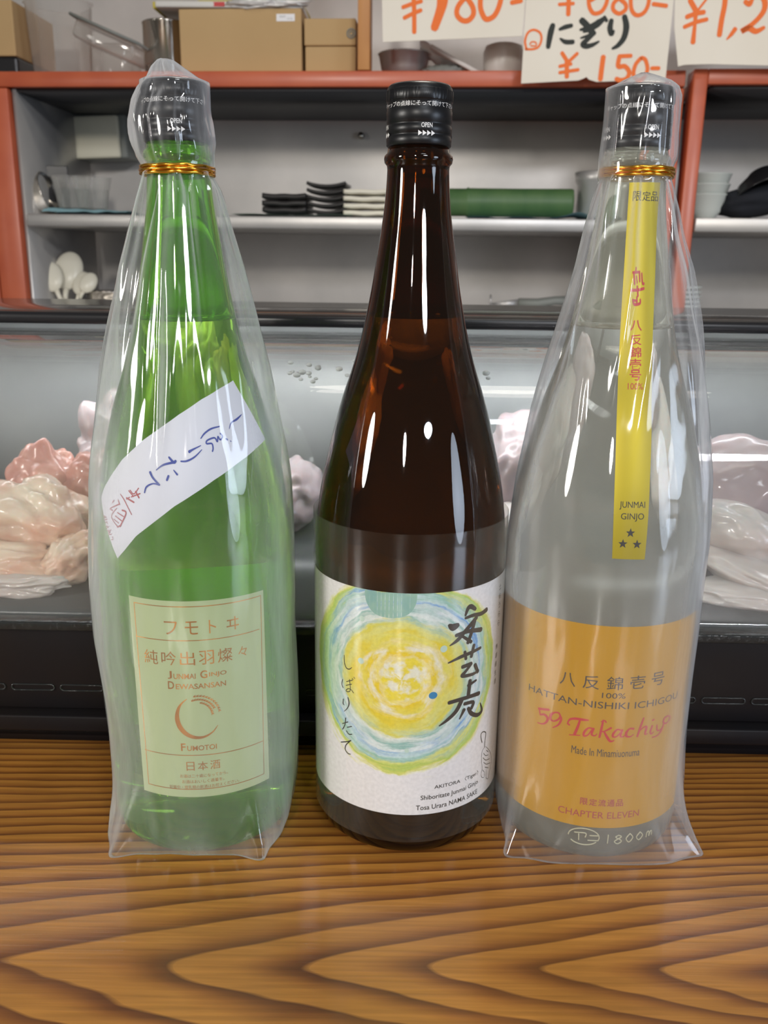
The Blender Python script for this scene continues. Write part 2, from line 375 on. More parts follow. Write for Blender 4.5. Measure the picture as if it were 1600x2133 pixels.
def strokes(S, F, lift0=0, step=.00001):
    """brush strokes [(points, widths)] in mm on the surface F(u, v, lift)"""
    bm = bmesh.new()
    for k, (P, W) in enumerate(S):
        p, w_ = catmull(P, W); lf = lift0+k*step; n = len(p)
        rows = []
        for i in range(n):
            a = p[max(i-1, 0)]; b = p[min(i+1, n-1)]
            dx, dy = b[0]-a[0], b[1]-a[1]; l = sqrt(dx*dx+dy*dy) or 1
            nx, ny = -dy/l*w_[i]/2, dx/l*w_[i]/2
            rows.append([F(p[i][0]+nx*s, p[i][1]+ny*s, lf) for s in (1, 0, -1)])
        # rounded ends
        def cap(i, sgn):
            a = p[max(i-1, 0)]; b = p[min(i+1, n-1)]
            dx, dy = b[0]-a[0], b[1]-a[1]; l = sqrt(dx*dx+dy*dy) or 1
            e = sgn*w_[i]*.35
            nx, ny = -dy/l*w_[i]*.28, dx/l*w_[i]*.28
            return [F(p[i][0]+dx/l*e+nx*s, p[i][1]+dy/l*e+ny*s, lf) for s in (1, 0, -1)]
        rows = [cap(0, -1)]+rows+[cap(n-1, 1)]
        vs = [[bm.verts.new(q) for q in r] for r in rows]
        for a, b in zip(vs, vs[1:]):
            for i in (0, 1): bm.faces.new((a[i], b[i], b[i+1], a[i+1]))
    bmesh.ops.recalc_face_normals(bm, faces=bm.faces[:])
    return bm
def text(body, width, height, F, u, v, lift=.00006, bold=0, shear=0, bm=None, ang=0, mirror=False, cut=1.2):
    """built-in lettering fitted to width x height (mm) centred at u, v (mm) on the surface F"""
    cu = bpy.data.curves.new('t', 'FONT'); cu.body = body; cu.size = 1; cu.offset = bold; cu.shear = shear; cu.resolution_u = 3
    ob = bpy.data.objects.new('t', cu); COL.objects.link(ob)
    dg = bpy.context.evaluated_depsgraph_get(); me = bpy.data.meshes.new_from_object(ob.evaluated_get(dg))
    t = bmesh.new(); t.from_mesh(me)
    bpy.data.objects.remove(ob); bpy.data.meshes.remove(me); bpy.data.curves.remove(cu)
    bm = bm or bmesh.new()
    if not t.verts: return bm
    xs = [q.co.x for q in t.verts]; ys = [q.co.y for q in t.verts]
    x0, x1, y0, y1 = min(xs), max(xs), min(ys), max(ys)
    sx = width/(x1-x0); sy = height/(y1-y0) if height else sx
    for q in t.verts:
        x = (q.co.x-(x0+x1)/2)*sx*(-1 if mirror else 1); y = (q.co.y-(y0+y1)/2)*sy
        q.co = Vector((x*cos(ang)-y*sin(ang), x*sin(ang)+y*cos(ang), 0))
    wx = max(abs(q.co.x) for q in t.verts)
    k = -wx+cut
    while k < wx:
        bmesh.ops.bisect_plane(t, geom=t.verts[:]+t.edges[:]+t.faces[:], plane_co=(k, 0, 0), plane_no=(1, 0, 0)); k += cut
    bmesh.ops.triangulate(t, faces=t.faces[:])
    mp = {q: bm.verts.new(F(u+q.co.x, v+q.co.y, lift)) for q in t.verts}
    for f in t.faces:
        try: bm.faces.new([mp[q] for q in f.verts])
        except ValueError: pass
    t.free()
    return bm
def vtext(body, size, pitch_, F, u, v, **kw):
    bm = kw.pop('bm', None) or bmesh.new()
    for i, ch in enumerate(body):
        if ch.strip(): text(ch, size, size if ch not in 'ー一' else size*.15, F, u, v-i*pitch_, bm=bm, **kw)
    return bm
TR = {"s1":[[[[633.4,698.5],[636.7,674.1],[637.9,649.4],[638.3,632.6]],[6.3,6.3,6.3,6.3]],[[[624.5,701.6],[636.6,679.0]],[5.5,5.5]],[[[651.8,701.4],[638.6,680.2]],[5.5,5.5]],[[[621.1,665.0],[634.1,669.2],[647.7,672.8]],[5.5,5.5,5.5]],[[[623.4,651.3],[635.7,656.9],[647.3,661.1]],[5.5,5.5,5.5]],[[[655.3,697.2],[679.1,698.2],[677.8,673.8],[675.5,661.6],[667.2,638.1]],[6.3,7.9,15.8,13.4,11.1]],[[[720.0,694.8],[706.8,682.8],[713.9,674.8],[721.2,664.4],[722.2,655.1],[715.7,647.8],[706.8,647.8],[699.0,655.3],[700.6,666.3],[711.7,679.7],[720.0,694.8]],[7.1,7.1,7.1,7.1,7.1,7.1,7.1,7.1,7.1,7.1,7.1]],[[[742.3,694.7],[732.8,679.6],[732.1,664.3],[737.4,652.0],[743.0,648.9],[752.3,653.7],[758.5,666.0],[759.9,679.4],[750.4,695.2],[742.3,694.7]],[7.1,7.1,7.1,7.1,7.1,7.1,7.1,7.1,7.1,7.1]],[[[775.9,670.1],[789.3,672.5]],[6.3,6.3]]],"s2o":[[[[855.6,687.8],[855.9,672.6],[856.5,654.4]],[6.3,6.3,6.3]],[[[842.9,667.3],[862.9,668.4]],[4.7,4.7]],[[[844.3,676.4],[862.9,678.1]],[4.7,4.7]],[[[845.8,693.9],[855.9,683.5]],[5.5,5.5]],[[[865.8,693.7],[856.5,683.5]],[5.5,5.5]],[[[894.3,695.3],[884.7,681.5],[884.4,667.6],[889.2,657.9],[895.4,655.4],[903.8,659.0],[909.0,669.3],[908.4,677.1],[900.2,679.6],[887.4,672.4]],[5.5,5.5,5.5,5.5,5.5,5.5,5.5,5.5,5.5,5.5]],[[[934.3,693.2],[921.8,684.3],[925.8,675.2],[935.2,667.3],[935.8,660.0],[927.5,655.2],[919.1,660.1],[919.1,668.6],[928.3,677.0],[936.8,687.2],[934.3,693.2]],[5.5,5.5,5.5,5.5,5.5,5.5,5.5,5.5,5.5,5.5,5.5]],[[[950.8,693.6],[942.8,679.3],[943.5,663.0],[948.9,654.5],[956.3,653.2],[963.8,658.6],[967.4,670.7],[964.6,687.0],[956.0,694.2],[950.8,693.6]],[5.5,5.5,5.5,5.5,5.5,5.5,5.5,5.5,5.5,5.5]],[[[973.7,667.0],[992.4,664.5]],[5.5,5.5]],[[[800.3,609.5],[797.6,620.7],[801.1,631.3],[809.0,635.0],[818.1,631.2],[820.7,622.5],[817.1,613.2],[809.1,610.1],[798.9,610.1]],[3.2,3.2,3.2,3.2,3.2,3.2,3.2,3.2,3.2]],[[[804.7,616.4],[807.2,619.5],[812.7,618.8],[813.6,614.5],[806.1,614.5]],[2.0,2.0,2.0,2.0,2.0]],[[[851.0,605.0],[858.5,595.0]],[5.5,5.5]],[[[872.8,604.3],[858.8,591.2]],[4.7,4.7]],[[[858.5,595.0],[860.0,573.5]],[6.3,6.3]],[[[848.8,587.4],[865.0,590.6]],[4.7,4.7]],[[[849.3,579.2],[875.7,583.0]],[4.7,4.7]],[[[909.8,599.8],[908.8,586.1],[908.0,570.3]],[7.1,7.1,7.1]],[[[932.1,600.4],[948.9,601.0]],[5.5,5.5]],[[[932.7,600.4],[931.8,587.3],[941.3,587.3],[948.0,579.7],[945.3,571.6],[937.4,569.0],[930.4,570.9]],[6.3,6.3,6.3,6.3,6.3,6.3,6.3]],[[[962.6,597.8],[956.0,589.1],[954.4,576.6],[960.4,569.7],[968.4,571.5],[973.4,582.8],[969.6,595.3],[963.9,598.4]],[5.5,5.5,5.5,5.5,5.5,5.5,5.5,5.5]],[[[979.3,584.7],[989.4,584.7]],[5.5,5.5]]],"s2k":[[[[835.8,641.0],[833.6,633.0],[832.1,623.7],[830.8,612.5]],[7.1,8.7,7.9,6.3]],[[[845.6,635.4],[853.5,638.4],[862.2,640.3]],[4.0,6.3,5.5]],[[[847.1,623.7],[854.8,619.3],[865.7,619.2]],[2.4,6.3,6.3]],[[[875.9,646.9],[884.5,639.5],[893.3,629.6]],[8.7,8.7,8.7]],[[[874.7,634.7],[883.3,637.1],[893.7,641.9],[900.1,646.8]],[3.2,5.5,5.5,4.0]],[[[879.6,632.2],[888.9,635.2],[899.2,640.7],[906.1,646.8]],[3.2,5.5,5.5,4.0]],[[[900.2,645.6],[904.6,648.6]],[4.7,4.7]],[[[907.1,651.0],[910.9,646.1]],[4.7,4.7]],[[[893.3,629.6],[886.8,627.2],[876.2,624.2]],[5.5,4.7,2.4]],[[[895.9,630.9],[885.8,622.3],[879.5,616.1],[885.1,613.6],[893.7,615.4],[902.2,619.7]],[4.0,6.3,7.1,7.1,5.5,2.4]],[[[917.5,646.7],[916.3,636.9],[918.9,629.5],[922.0,633.2]],[6.3,7.9,7.1,3.2]],[[[935.2,651.5],[938.9,638.7],[936.8,624.5],[929.5,614.7],[921.8,610.4]],[7.1,8.7,7.9,6.3,3.2]]],"s3":[[[[1024.1,671.5],[1033.4,658.2]],[7.1,7.1]],[[[1046.3,672.6],[1034.8,657.0]],[3.2,3.2]],[[[1033.4,658.2],[1033.8,641.3],[1033.6,618.0]],[7.1,4.7,7.1]],[[[1021.6,650.4],[1033.7,654.6],[1044.8,656.4]],[6.3,6.3,6.3]],[[[1019.6,637.7],[1034.9,643.7],[1049.7,647.2]],[5.5,5.5,5.5]],[[[1071.3,683.2],[1072.0,665.2],[1070.1,647.1],[1069.1,627.1]],[7.1,7.1,7.1,7.1]],[[[1090.0,634.9],[1085.5,628.2],[1079.7,621.5]],[6.3,5.5,1.6]],[[[1099.7,669.2],[1105.9,666.2],[1110.2,674.0],[1119.7,675.7],[1126.6,667.9],[1125.5,655.9],[1114.1,642.1],[1098.9,631.8],[1108.3,636.0],[1118.6,631.7],[1129.2,636.5]],[6.3,7.1,4.7,5.5,7.9,7.1,6.3,7.1,7.9,7.1,4.7]]],"aki":[[[[28.91,139.33],[30.49,142.96],[32.45,143.53],[35.45,141.43]],[0.99,1.85,2.13,1.56]],[[[44.39,138.77],[39.8,137.81],[34.22,138.4],[28.97,137.91]],[2.13,1.85,1.56,1.14]],[[[19.55,135.68],[21.72,134.29],[24.49,135.06]],[1.42,3.27,1.99]],[[[36.45,136.6],[30.02,131.46],[24.64,126.71],[20.21,124.3]],[1.85,1.85,1.7,0.43]],[[[23.65,129.4],[31.05,130.22],[40.34,128.81]],[1.56,1.7,2.13]],[[[35.13,134.85],[33.33,129.0],[31.17,123.8]],[1.99,1.7,1.7]],[[[26.83,128.79],[33.4,123.75]],[1.14,1.56]],[[[19.7,114.8],[26.88,116.82],[33.72,117.72],[40.65,118.47]],[0.57,1.56,1.56,1.28]],[[[29.43,119.13],[30.31,114.93]],[1.42,1.42]],[[[35.42,121.52],[33.85,115.3]],[1.56,1.56]],[[[28.27,110.89],[34.05,111.38]],[1.7,1.7]],[[[34.27,111.32],[30.36,107.81],[28.31,105.73],[35.47,104.93],[39.76,105.77]],[1.28,1.42,1.56,1.42,0.85]],[[[36.85,109.97],[39.09,105.11]],[1.7,1.7]],[[[33.72,101.71],[32.9,93.04]],[1.85,1.85]],[[[32.59,99.25],[38.19,100.6]],[1.56,0.99]],[[[20.95,92.04],[26.99,92.45],[35.06,92.38],[40.88,92.04]],[1.7,1.7,1.7,1.99]],[[[28.74,92.01],[25.38,86.28],[20.17,82.14],[15.82,79.56]],[1.99,1.85,1.42,0.43]],[[[30.54,89.15],[36.61,88.36],[35.46,85.01]],[1.56,1.56,1.56]],[[[30.4,85.85],[27.67,81.12]],[1.7,0.57]],[[[33.26,85.88],[35.62,82.02],[40.45,79.43],[43.98,80.78],[42.3,85.91]],[1.56,1.85,1.85,1.42,0.36]]],"shi":[[[[-37.21,114.2],[-36.99,109.96],[-35.6,107.38],[-33.55,107.41],[-31.87,108.94]],[0.43,0.57,0.64,0.57,0.21]],[[[-38.29,99.97],[-38.85,97.15],[-38.06,95.23]],[0.57,0.57,0.57]],[[[-35.59,99.57],[-31.54,101.7]],[0.43,0.43]],[[[-35.9,97.28],[-32.03,99.21]],[0.43,0.43]],[[[-33.53,101.53],[-33.01,95.59],[-34.53,94.05],[-35.89,94.21],[-34.54,95.8],[-32.51,95.92],[-30.83,94.51]],[0.43,0.43,0.43,0.43,0.43,0.43,0.43]],[[[-31.84,102.65],[-31.16,102.07]],[0.36,0.36]],[[[-30.68,103.59],[-30.01,103.0]],[0.36,0.36]],[[[-37.73,88.73],[-37.95,85.99],[-36.96,85.46]],[0.57,0.64,0.28]],[[[-34.52,90.72],[-33.79,87.43],[-34.82,84.43],[-37.17,81.64]],[0.57,0.71,0.5,0.21]],[[[-38.28,74.05],[-34.49,76.35]],[0.5,0.5]],[[[-36.08,78.19],[-36.61,73.96],[-38.27,70.62]],[0.57,0.57,0.57]],[[[-35.0,73.02],[-31.93,74.54]],[0.5,0.5]],[[[-35.53,70.76],[-33.95,69.35],[-31.71,70.04]],[0.5,0.5,0.5]],[[[-39.42,62.43],[-34.98,64.45],[-32.4,66.02]],[0.57,0.57,0.57]],[[[-32.91,65.57],[-35.83,62.04],[-36.26,59.13],[-34.44,57.55],[-32.67,57.75]],[0.5,0.5,0.5,0.5,0.5]]],"tig":[[[[46.04,60.49],[44.98,63.07],[44.63,65.97],[46.44,66.76],[49.37,65.0],[49.3,62.07],[48.92,59.0],[48.83,56.25]],[0.64,0.64,0.64,0.64,0.64,0.64,0.64,0.64]],[[[48.83,56.25],[46.49,54.53],[46.25,49.98],[47.32,43.84],[46.52,40.45],[47.79,37.93],[50.13,37.24],[50.18,40.54]],[0.28,0.28,0.28,0.28,0.28,0.28,0.28,0.28]],[[[49.98,56.17],[53.97,52.35],[57.82,47.03],[59.04,41.59],[57.09,37.85],[55.39,33.49],[52.41,35.57],[52.31,40.4]],[0.28,0.28,0.28,0.28,0.28,0.28,0.28,0.28]],[[[48.16,52.83],[50.5,50.3],[53.71,49.17]],[0.36,0.36,0.36]],[[[47.74,50.22],[50.95,47.25],[55.72,45.76]],[0.36,0.36,0.36]],[[[48.64,46.97],[51.95,44.2],[56.99,42.51]],[0.36,0.36,0.36]],[[[50.29,43.14],[54.63,40.52]],[0.36,0.36]],[[[48.05,42.55],[49.15,40.87]],[0.28,0.28]],[[[51.1,53.3],[53.51,51.17]],[0.36,0.36]]],"tak":[[[[-40.58,84.96],[-34.52,86.45]],[1.03,1.03]],[[[-40.29,85.07],[-39.37,81.75]],[0.66,0.66]],[[[-39.37,81.75],[-37.04,82.81],[-34.91,81.56],[-35.38,79.09],[-37.59,77.07],[-40.68,76.6]],[0.59,1.03,1.25,0.95,0.66,0.44]],[[[-27.81,84.58],[-28.78,86.29],[-30.93,86.08],[-33.01,84.22],[-33.28,81.66],[-31.45,80.9],[-28.95,82.6],[-27.81,84.58],[-27.42,82.6],[-28.74,79.47],[-31.62,76.99]],[0.73,0.73,0.66,1.18,1.03,0.66,0.73,0.88,0.95,0.73,0.44]],[[[-23.86,81.76],[-22.8,84.3],[-20.05,85.39],[-16.08,85.56],[-13.34,85.75]],[0.44,0.81,1.1,1.1,0.51]],[[[-17.62,85.0],[-18.52,80.75],[-19.82,76.38]],[0.73,1.1,1.1]],[[[-22.43,75.48],[-17.01,76.34]],[0.44,0.44]],[[[-23.86,81.76],[-22.83,81.12]],[0.73,0.73]],[[[-10.65,81.18],[-13.01,81.3],[-14.95,78.72],[-15.03,76.44],[-13.11,77.22],[-11.36,80.19],[-10.41,81.21]],[0.59,0.66,0.95,0.81,0.51,0.51,0.73]],[[[-10.43,81.39],[-11.19,77.95],[-9.57,77.25],[-8.49,78.55]],[0.88,0.81,0.51,0.29]],[[[-5.96,86.61],[-6.52,81.63],[-7.16,76.6]],[0.66,0.95,0.81]],[[[-6.83,85.64],[-5.16,86.4],[-4.45,85.37]],[0.51,0.51,0.51]],[[[-1.68,82.36],[-4.7,80.42],[-6.62,79.82]],[0.95,0.51,0.44]],[[[-5.07,80.12],[-3.23,76.89],[-1.46,74.7],[0.51,75.19]],[0.59,1.1,0.95,0.37]],[[[3.67,81.04],[1.59,81.52],[-0.23,79.25],[-0.32,77.44],[1.53,77.46],[3.37,79.69],[4.08,81.03]],[0.59,0.66,0.95,0.81,0.51,0.51,0.73]],[[[4.23,81.2],[3.53,77.88],[4.82,77.21],[5.98,78.25]],[0.88,0.81,0.51,0.29]],[[[10.34,81.53],[8.18,81.72],[6.53,79.57],[6.88,77.47],[9.03,77.13],[10.64,78.34]],[0.95,0.66,1.1,0.95,0.51,0.29]],[[[15.56,87.19],[14.23,82.43],[12.82,76.74]],[0.66,0.95,0.81]],[[[13.18,79.41],[16.13,81.7],[17.83,81.6],[17.38,78.78],[17.34,77.43],[18.94,77.59]],[0.37,0.59,0.95,0.88,0.59,0.29]],[[[21.44,81.63],[20.54,78.18],[21.49,76.89],[22.9,77.95]],[0.81,0.88,0.59,0.29]],[[[21.18,84.76],[22.15,85.1]],[0.73,0.73]],[[[24.58,81.38],[24.93,78.56],[26.69,77.65],[28.81,78.9]],[0.59,0.73,0.59,0.44]],[[[29.45,81.0],[28.4,77.64],[25.92,75.11],[22.27,74.62]],[0.81,0.81,0.59,0.59]],[[[32.21,84.75],[29.85,84.08],[28.95,82.06],[30.97,80.56],[33.62,81.57],[34.1,83.52],[32.21,84.75]],[0.59,0.88,0.88,0.59,0.73,0.66,0.59]]],"seal":[[[[-1.78,311.35],[-1.94,309.18]],[0.79,0.79]],[[[-5.44,309.16],[2.94,309.47]],[0.7,0.7]],[[[-4.13,309.17],[-2.56,303.96]],[0.97,0.97]],[[[2.48,309.46],[3.33,305.3]],[0.97,0.97]],[[[-0.85,307.45],[0.37,304.42]],[0.62,0.62]],[[[5.28,308.78],[6.52,304.45],[8.35,304.02]],[0.79,0.79,0.79]],[[[-6.71,300.89],[1.57,301.12],[8.48,301.84]],[0.79,0.79,0.79]],[[[0.56,302.68],[1.8,298.33]],[0.88,0.88]],[[[-3.73,296.55],[-1.93,294.38],[4.06,294.85],[4.39,296.6]],[0.79,0.79,0.79,0.79]],[[[0.59,297.89],[0.82,294.84]],[0.7,0.7]],[[[-3.71,296.38],[1.15,295.89]],[0.62,0.62]]],"stb":[[[[47.44,238.17],[42.92,236.38],[37.99,234.91],[35.94,232.28]],[0.36,0.91,0.61,0.36]],[[[29.58,233.85],[23.97,233.07],[19.68,231.13],[17.09,228.8]],[0.49,0.73,0.73,0.49]],[[[29.42,230.59],[30.65,228.97],[28.89,227.55],[27.67,229.17],[26.95,226.76],[25.38,228.7],[20.87,227.72],[20.31,226.23],[23.41,226.06],[23.91,223.89],[23.33,222.39]],[0.67,0.67,0.67,0.67,0.67,0.67,0.67,0.67,0.67,0.67,0.67]],[[[32.72,227.69],[33.59,227.25]],[0.79,0.79]],[[[35.35,226.48],[35.82,226.19]],[0.43,0.43]],[[[16.78,225.47],[12.15,223.8],[9.87,222.76]],[0.3,0.73,1.21]],[[[17.21,223.5],[12.66,220.14],[8.22,218.42],[4.97,218.33]],[0.3,0.67,0.79,0.55]],[[[-1.79,220.24],[0.96,217.84],[2.06,218.46]],[0.73,1.09,1.09]],[[[0.96,217.84],[-4.94,216.52],[-9.0,213.94]],[0.97,0.79,0.36]],[[[0.95,214.2],[2.93,212.07]],[0.36,0.79]],[[[-1.9,211.42],[-2.73,209.39]],[0.91,0.91]],[[[-12.59,212.84],[-10.71,210.19],[-6.84,207.01]],[0.97,0.85,0.73]],[[[-6.84,207.01],[-10.55,207.45],[-14.29,205.68],[-15.31,202.81]],[0.73,0.55,0.73,0.55]]],"str":[[[[-25.66,202.74],[-22.06,200.32]],[0.55,0.55]],[[[-24.79,203.16],[-22.0,201.58],[-19.2,204.66]],[0.49,0.49,0.49]],[[[-21.0,202.93],[-18.55,200.05]],[0.67,0.67]],[[[-23.59,199.97],[-18.05,202.15]],[0.55,0.55]],[[[-26.85,199.14],[-21.66,197.55]],[0.73,0.73]],[[[-26.78,198.52],[-24.63,199.72]],[0.49,0.49]],[[[-31.65,200.39],[-27.88,197.43],[-22.76,191.41]],[0.3,0.55,0.43]],[[[-36.58,196.45],[-37.86,195.13]],[0.55,0.55]],[[[-31.61,195.5],[-39.52,192.03]],[0.61,0.43]],[[[-33.11,197.32],[-31.38,195.15]],[0.49,0.49]],[[[-39.48,191.72],[-37.2,191.35]],[0.55,0.55]],[[[-33.73,193.04],[-37.81,188.11],[-32.18,183.91]],[0.43,0.43,0.43]],[[[-29.41,192.75],[-26.52,191.56],[-30.5,184.33]],[0.73,0.73,0.61]],[[[-33.02,191.03],[-27.98,189.75]],[0.43,0.43]],[[[-34.45,189.04],[-29.04,187.34]],[0.43,0.43]],[[[-35.61,187.21],[-31.57,185.97]],[0.36,0.36]],[[[-32.49,183.73],[-29.57,185.33]],[0.55,0.55]],[[[-47.93,189.23],[-49.19,187.88],[-47.21,187.39]],[0.3,0.3,0.3]],[[[-46.12,187.09],[-43.19,186.52]],[0.43,0.43]],[[[-46.19,185.61],[-43.25,186.91]],[0.36,0.36]],[[[-44.49,185.12],[-42.24,185.93]],[0.43,0.43]],[[[-43.79,183.6],[-42.37,184.58],[-41.23,183.88]],[0.36,0.36,0.36]],[[[-42.84,182.47],[-40.36,182.34]],[0.36,0.36]],[[[-41.94,181.34],[-40.12,182.65]],[0.36,0.36]],[[[-41.08,180.52],[-38.52,180.4],[-39.72,179.15]],[0.43,0.43,0.43]],[[[-40.0,179.75],[-37.83,181.4]],[0.36,0.36]],[[[-39.44,178.54],[-37.29,179.32]],[0.36,0.36]],[[[-36.33,178.39],[-35.84,176.96],[-37.42,176.3]],[0.3,0.3,0.3]]],"stk_top":[[47.63,254.72],[34.6,251.73],[19.13,246.87],[4.18,240.19],[-7.28,234.03],[-18.94,227.42],[-33.45,216.86],[-42.68,207.35],[-49.29,200.33],[-52.26,195.1]],"stk_bot":[[66.06,223.67],[54.19,220.79],[37.5,215.25],[22.48,208.59],[10.99,202.44],[0.83,196.72],[-10.12,188.49],[-19.67,181.22],[-27.09,172.99],[-32.52,167.6]],"stripL":[[-19.62,350.41],[-16.01,311.42],[-14.18,282.23],[-12.05,250.86],[-10.43,221.75],[-9.31,194.38],[-8.51,174.06]],"stripR":[[34.6,350.78],[27.31,329.42],[22.57,302.64],[18.08,280.14],[12.19,246.61],[9.6,212.94],[8.46,189.97],[7.69,173.84]]}

# ------------------------------------------------------------------ setting and counter
bm = bmesh.new(); bbox(bm, (0, .25, -.02), (1.9, 1.26, .04), .004)
tag(link('bar_counter', bm, 'counter_wood'), 'varnished brown wooden bar counter with bold cathedral grain, under the three bottles', 'counter')
struct(link('floor', BX((0, 1.0, -.87), (6, 8, .04)), 'concrete'))
FB = T(-.6, 1.5, 0) @ Matrix.Rotation(-radians(4.2), 4, 'Z')
FC = T(0, .527, 0) @ Matrix.Rotation(-radians(.8), 4, 'Z')
struct(link('wall_back', BX((.7, .33, .45), (4.4, .04, 2.6)), 'steel_wall', mx=FB))

# ------------------------------------------------------------------ bottles
PROF = [(0, 44), (1, 47.5), (3, 49.5), (8, 51.3), (16, 52.2), (28, 52.5), (133, 52.5), (160, 52.3), (172, 51.9), (185, 50.6), (196, 49), (207, 46.9), (222, 43.4), (237, 39.6), (249, 35.8), (261, 31.5), (272, 28.4), (285, 25.4), (300, 22.4), (319, 19.4), (335, 16.9), (347, 15.7), (356, 15.3)]
def rad(h):
    if h <= 0: return PROF[0][1]
    for (a, ra), (b, rb) in zip(PROF, PROF[1:]):
        if h <= b: return ra+(rb-ra)*(h-a)/(b-a)
    return 15.3
def srad(h): return (rad(h-5)+2*rad(h)+rad(h+5))/4 if 20 < h < 350 else rad(h)
def surf(off=0):
    def F(u, h, lift=0):
        r = (srad(h)+off)*mm+lift; a = u/52.5
        return Vector((r*sin(a), -r*cos(a), h*mm))
    return F
def glass_body(par, mat, liq):
    prof = [(0, 40), (0, 44)]+[(h, srad(h)) for h in (1, 3, 5, 8, 12, 16, 22, 28)]+[(h, srad(h)) for h in range(40, 356, 6)]+[(356, 15.3), (358, 15.5), (359.3, 16.6), (361, 17.0), (362.6, 16.6), (363.8, 15.4), (368, 14.6)]
    prof = [(h*mm, r*mm) for h, r in prof]
    bm = lathe(prof, 96, capb=True, capt=True)
    bmesh.ops.recalc_face_normals(bm, faces=bm.faces[:])
    cav = bmesh.new()
    cp = [(liq+.9, srad(liq)-2.3)]+[(h, srad(h)-2.6) for h in range(int(liq)+4, 356, 6)]+[(362, 12), (366, 12)]
    lathe([(h*mm, r*mm) for h, r in cp], 96, bm=cav, capt=True)
    # meniscus and liquid surface close the air space
    lathe([(liq*mm, .001*mm), (liq*mm, (srad(liq)-4.5)*mm), ((liq+.25)*mm, (srad(liq)-3)*mm), ((liq+.9)*mm, (srad(liq)-2.3)*mm)], 96, bm=cav)
    bmesh.ops.remove_doubles(cav, verts=cav.verts[:], dist=1e-6)
    bmesh.ops.recalc_face_normals(cav, faces=cav.faces[:])
    bmesh.ops.reverse_faces(cav, faces=cav.faces[:])
    me = bpy.data.meshes.new('c'); cav.to_mesh(me); cav.free(); bm.from_mesh(me); bpy.data.meshes.remove(me)
    return link('glass', bm, mat, par)
def make_cap(par):
    p = [(366.6, 15.4), (367.2, 15.9), (370.6, 15.9), (371.0, 15.55), (371.8, 15.55), (372.2, 15.95), (375.4, 15.95), (375.8, 15.6), (376.6, 15.6), (377, 15.95), (382.4, 15.95), (382.8, 15.7), (386.2, 15.7), (386.6, 16)]
    bm = lathe([(h*mm, r*mm) for h, r in p], 96, capb=True)
    q = [(386.6, 16), (386.8, 16.05), (391.3, 16.05), (391.5, 15.9)]
    lathe([(h*mm, r*mm) for h, r in q], 192, bm=bm, ripple=lambda a, h: .012*(sin(a*96) > 0) if 386.7*mm < h < 391.4*mm else 0)
    lathe([(h*mm, r*mm) for h, r in [(391.5, 15.9), (392.8, 15.6), (393.6, 14.9)]], 96, bm=bm, capt=True)
    c = link('cap', bm, 'black_cap', par)
    r_ = link('cap_rim', lathe([(h*mm, r*mm) for h, r in [(393.5, 15.1), (394.1, 14.6), (394.3, 13.6), (394.2, 1)]], 64, capt=True), 'cap_rim', c)
    r_['label'] = 'silvery top edge of the cap'
    F = lambda u, h, lift=0: Vector(((15.98*mm+lift)*sin(u/15.98), -(15.98*mm+lift)*cos(u/15.98), h*mm))
    bm = bmesh.new()
    text('キャップの点線にそって開けて下さい', 43, 2.3, F, -1, 384.4, bm=bm, lift=.0001, cut=.8)
    for k in (-1, 0, 1, 2):
        u0 = 3.2+k*25.1
        text('OPEN', 5.4, 2.1, F, u0, 374.9, bm=bm, lift=.0001, bold=.01, cut=.8)
        for j in range(4):
            x = u0-4.1+j*2.1
            vs = [bm.verts.new(F(x+a, 371.4+b, .0001)) for a, b in ((0, -1.2), (1.9, 0), (0, 1.2))]; bm.faces.new(vs)
    bmesh.ops.recalc_face_normals(bm, faces=bm.faces[:])
    link('lettering', bm, 'white_print', c, smooth=False)
def patch(F, u0, u1, h0, h1, nu=48, nv=24, lift=.0001):
    return sheet(lambda s, t: F(u0+(u1-u0)*s, h0+(h1-h0)*t, lift), nu, nv, uvf=lambda s, t: (u0+(u1-u0)*s, h0+(h1-h0)*t))
def quadpatch(F, A, Bp, n, lift):
    """strip between two polylines A and Bp given in mm"""
    def at(P, s):
        k = s*(len(P)-1); i = min(int(k), len(P)-2); f = k-i
        return (P[i][0]+(P[i+1][0]-P[i][0])*f, P[i][1]+(P[i+1][1]-P[i][1])*f)
    def G(s, t):
        a, b = at(A, s), at(Bp, s)
        return F(a[0]+(b[0]-a[0])*t, a[1]+(b[1]-a[1])*t, lift)
    return sheet(G, n, 24)
S0 = surf(0)
BASE = .0006
# amber bottle, no bag
MB = thing('sake_bottle', 'brown glass bottle with white watercolour-ring label, unwrapped, standing between the two bagged bottles', 'bottle', T(.01462, .46787, BASE))
glass_body(MB, 'amber_glass', 285.4); make_cap(MB)
sl = link('clear_sleeve', lathe([(h*mm, 53.05*mm) for h in (10.5, 30, 60, 90, 120, 150, 165, 178, 184.5)], 96), 'sleeve_film', MB); sl['label'] = 'clear plastic wrap around the lower body'
FM = surf(.25)
lb = link('label', patch(FM, -76, 74, 27.3, 153.8, 72, 40), 'watercolour_label', MB)
link('brushed_title', strokes([(p, [w_*1.3 for w_ in ws]) for p, ws in TR['aki']], FM, .00016), 'ink_brown', lb, smooth=False)
link('brushed_subtitle', strokes(TR['shi'], FM, .00016), 'ink_black', lb, smooth=False)
link('tiger_drawing', strokes(TR['tig'], FM, .00016), 'ink_black', lb, smooth=False)
bm = bmesh.new()
text('AKITORA 〈Tiger〉', 29.5, 3.2, FM, 29, 43.2, bm=bm, lift=.00016, bold=.01)
text('Shiboritate Junmai Ginjo', 36.8, 3.6, FM, 25.3, 37.2, bm=bm, lift=.00016, bold=.01)
text('Tosa Urara NAMA SAKE', 39, 3.0, FM, 24, 31.6, bm=bm, lift=.00016, bold=.01)
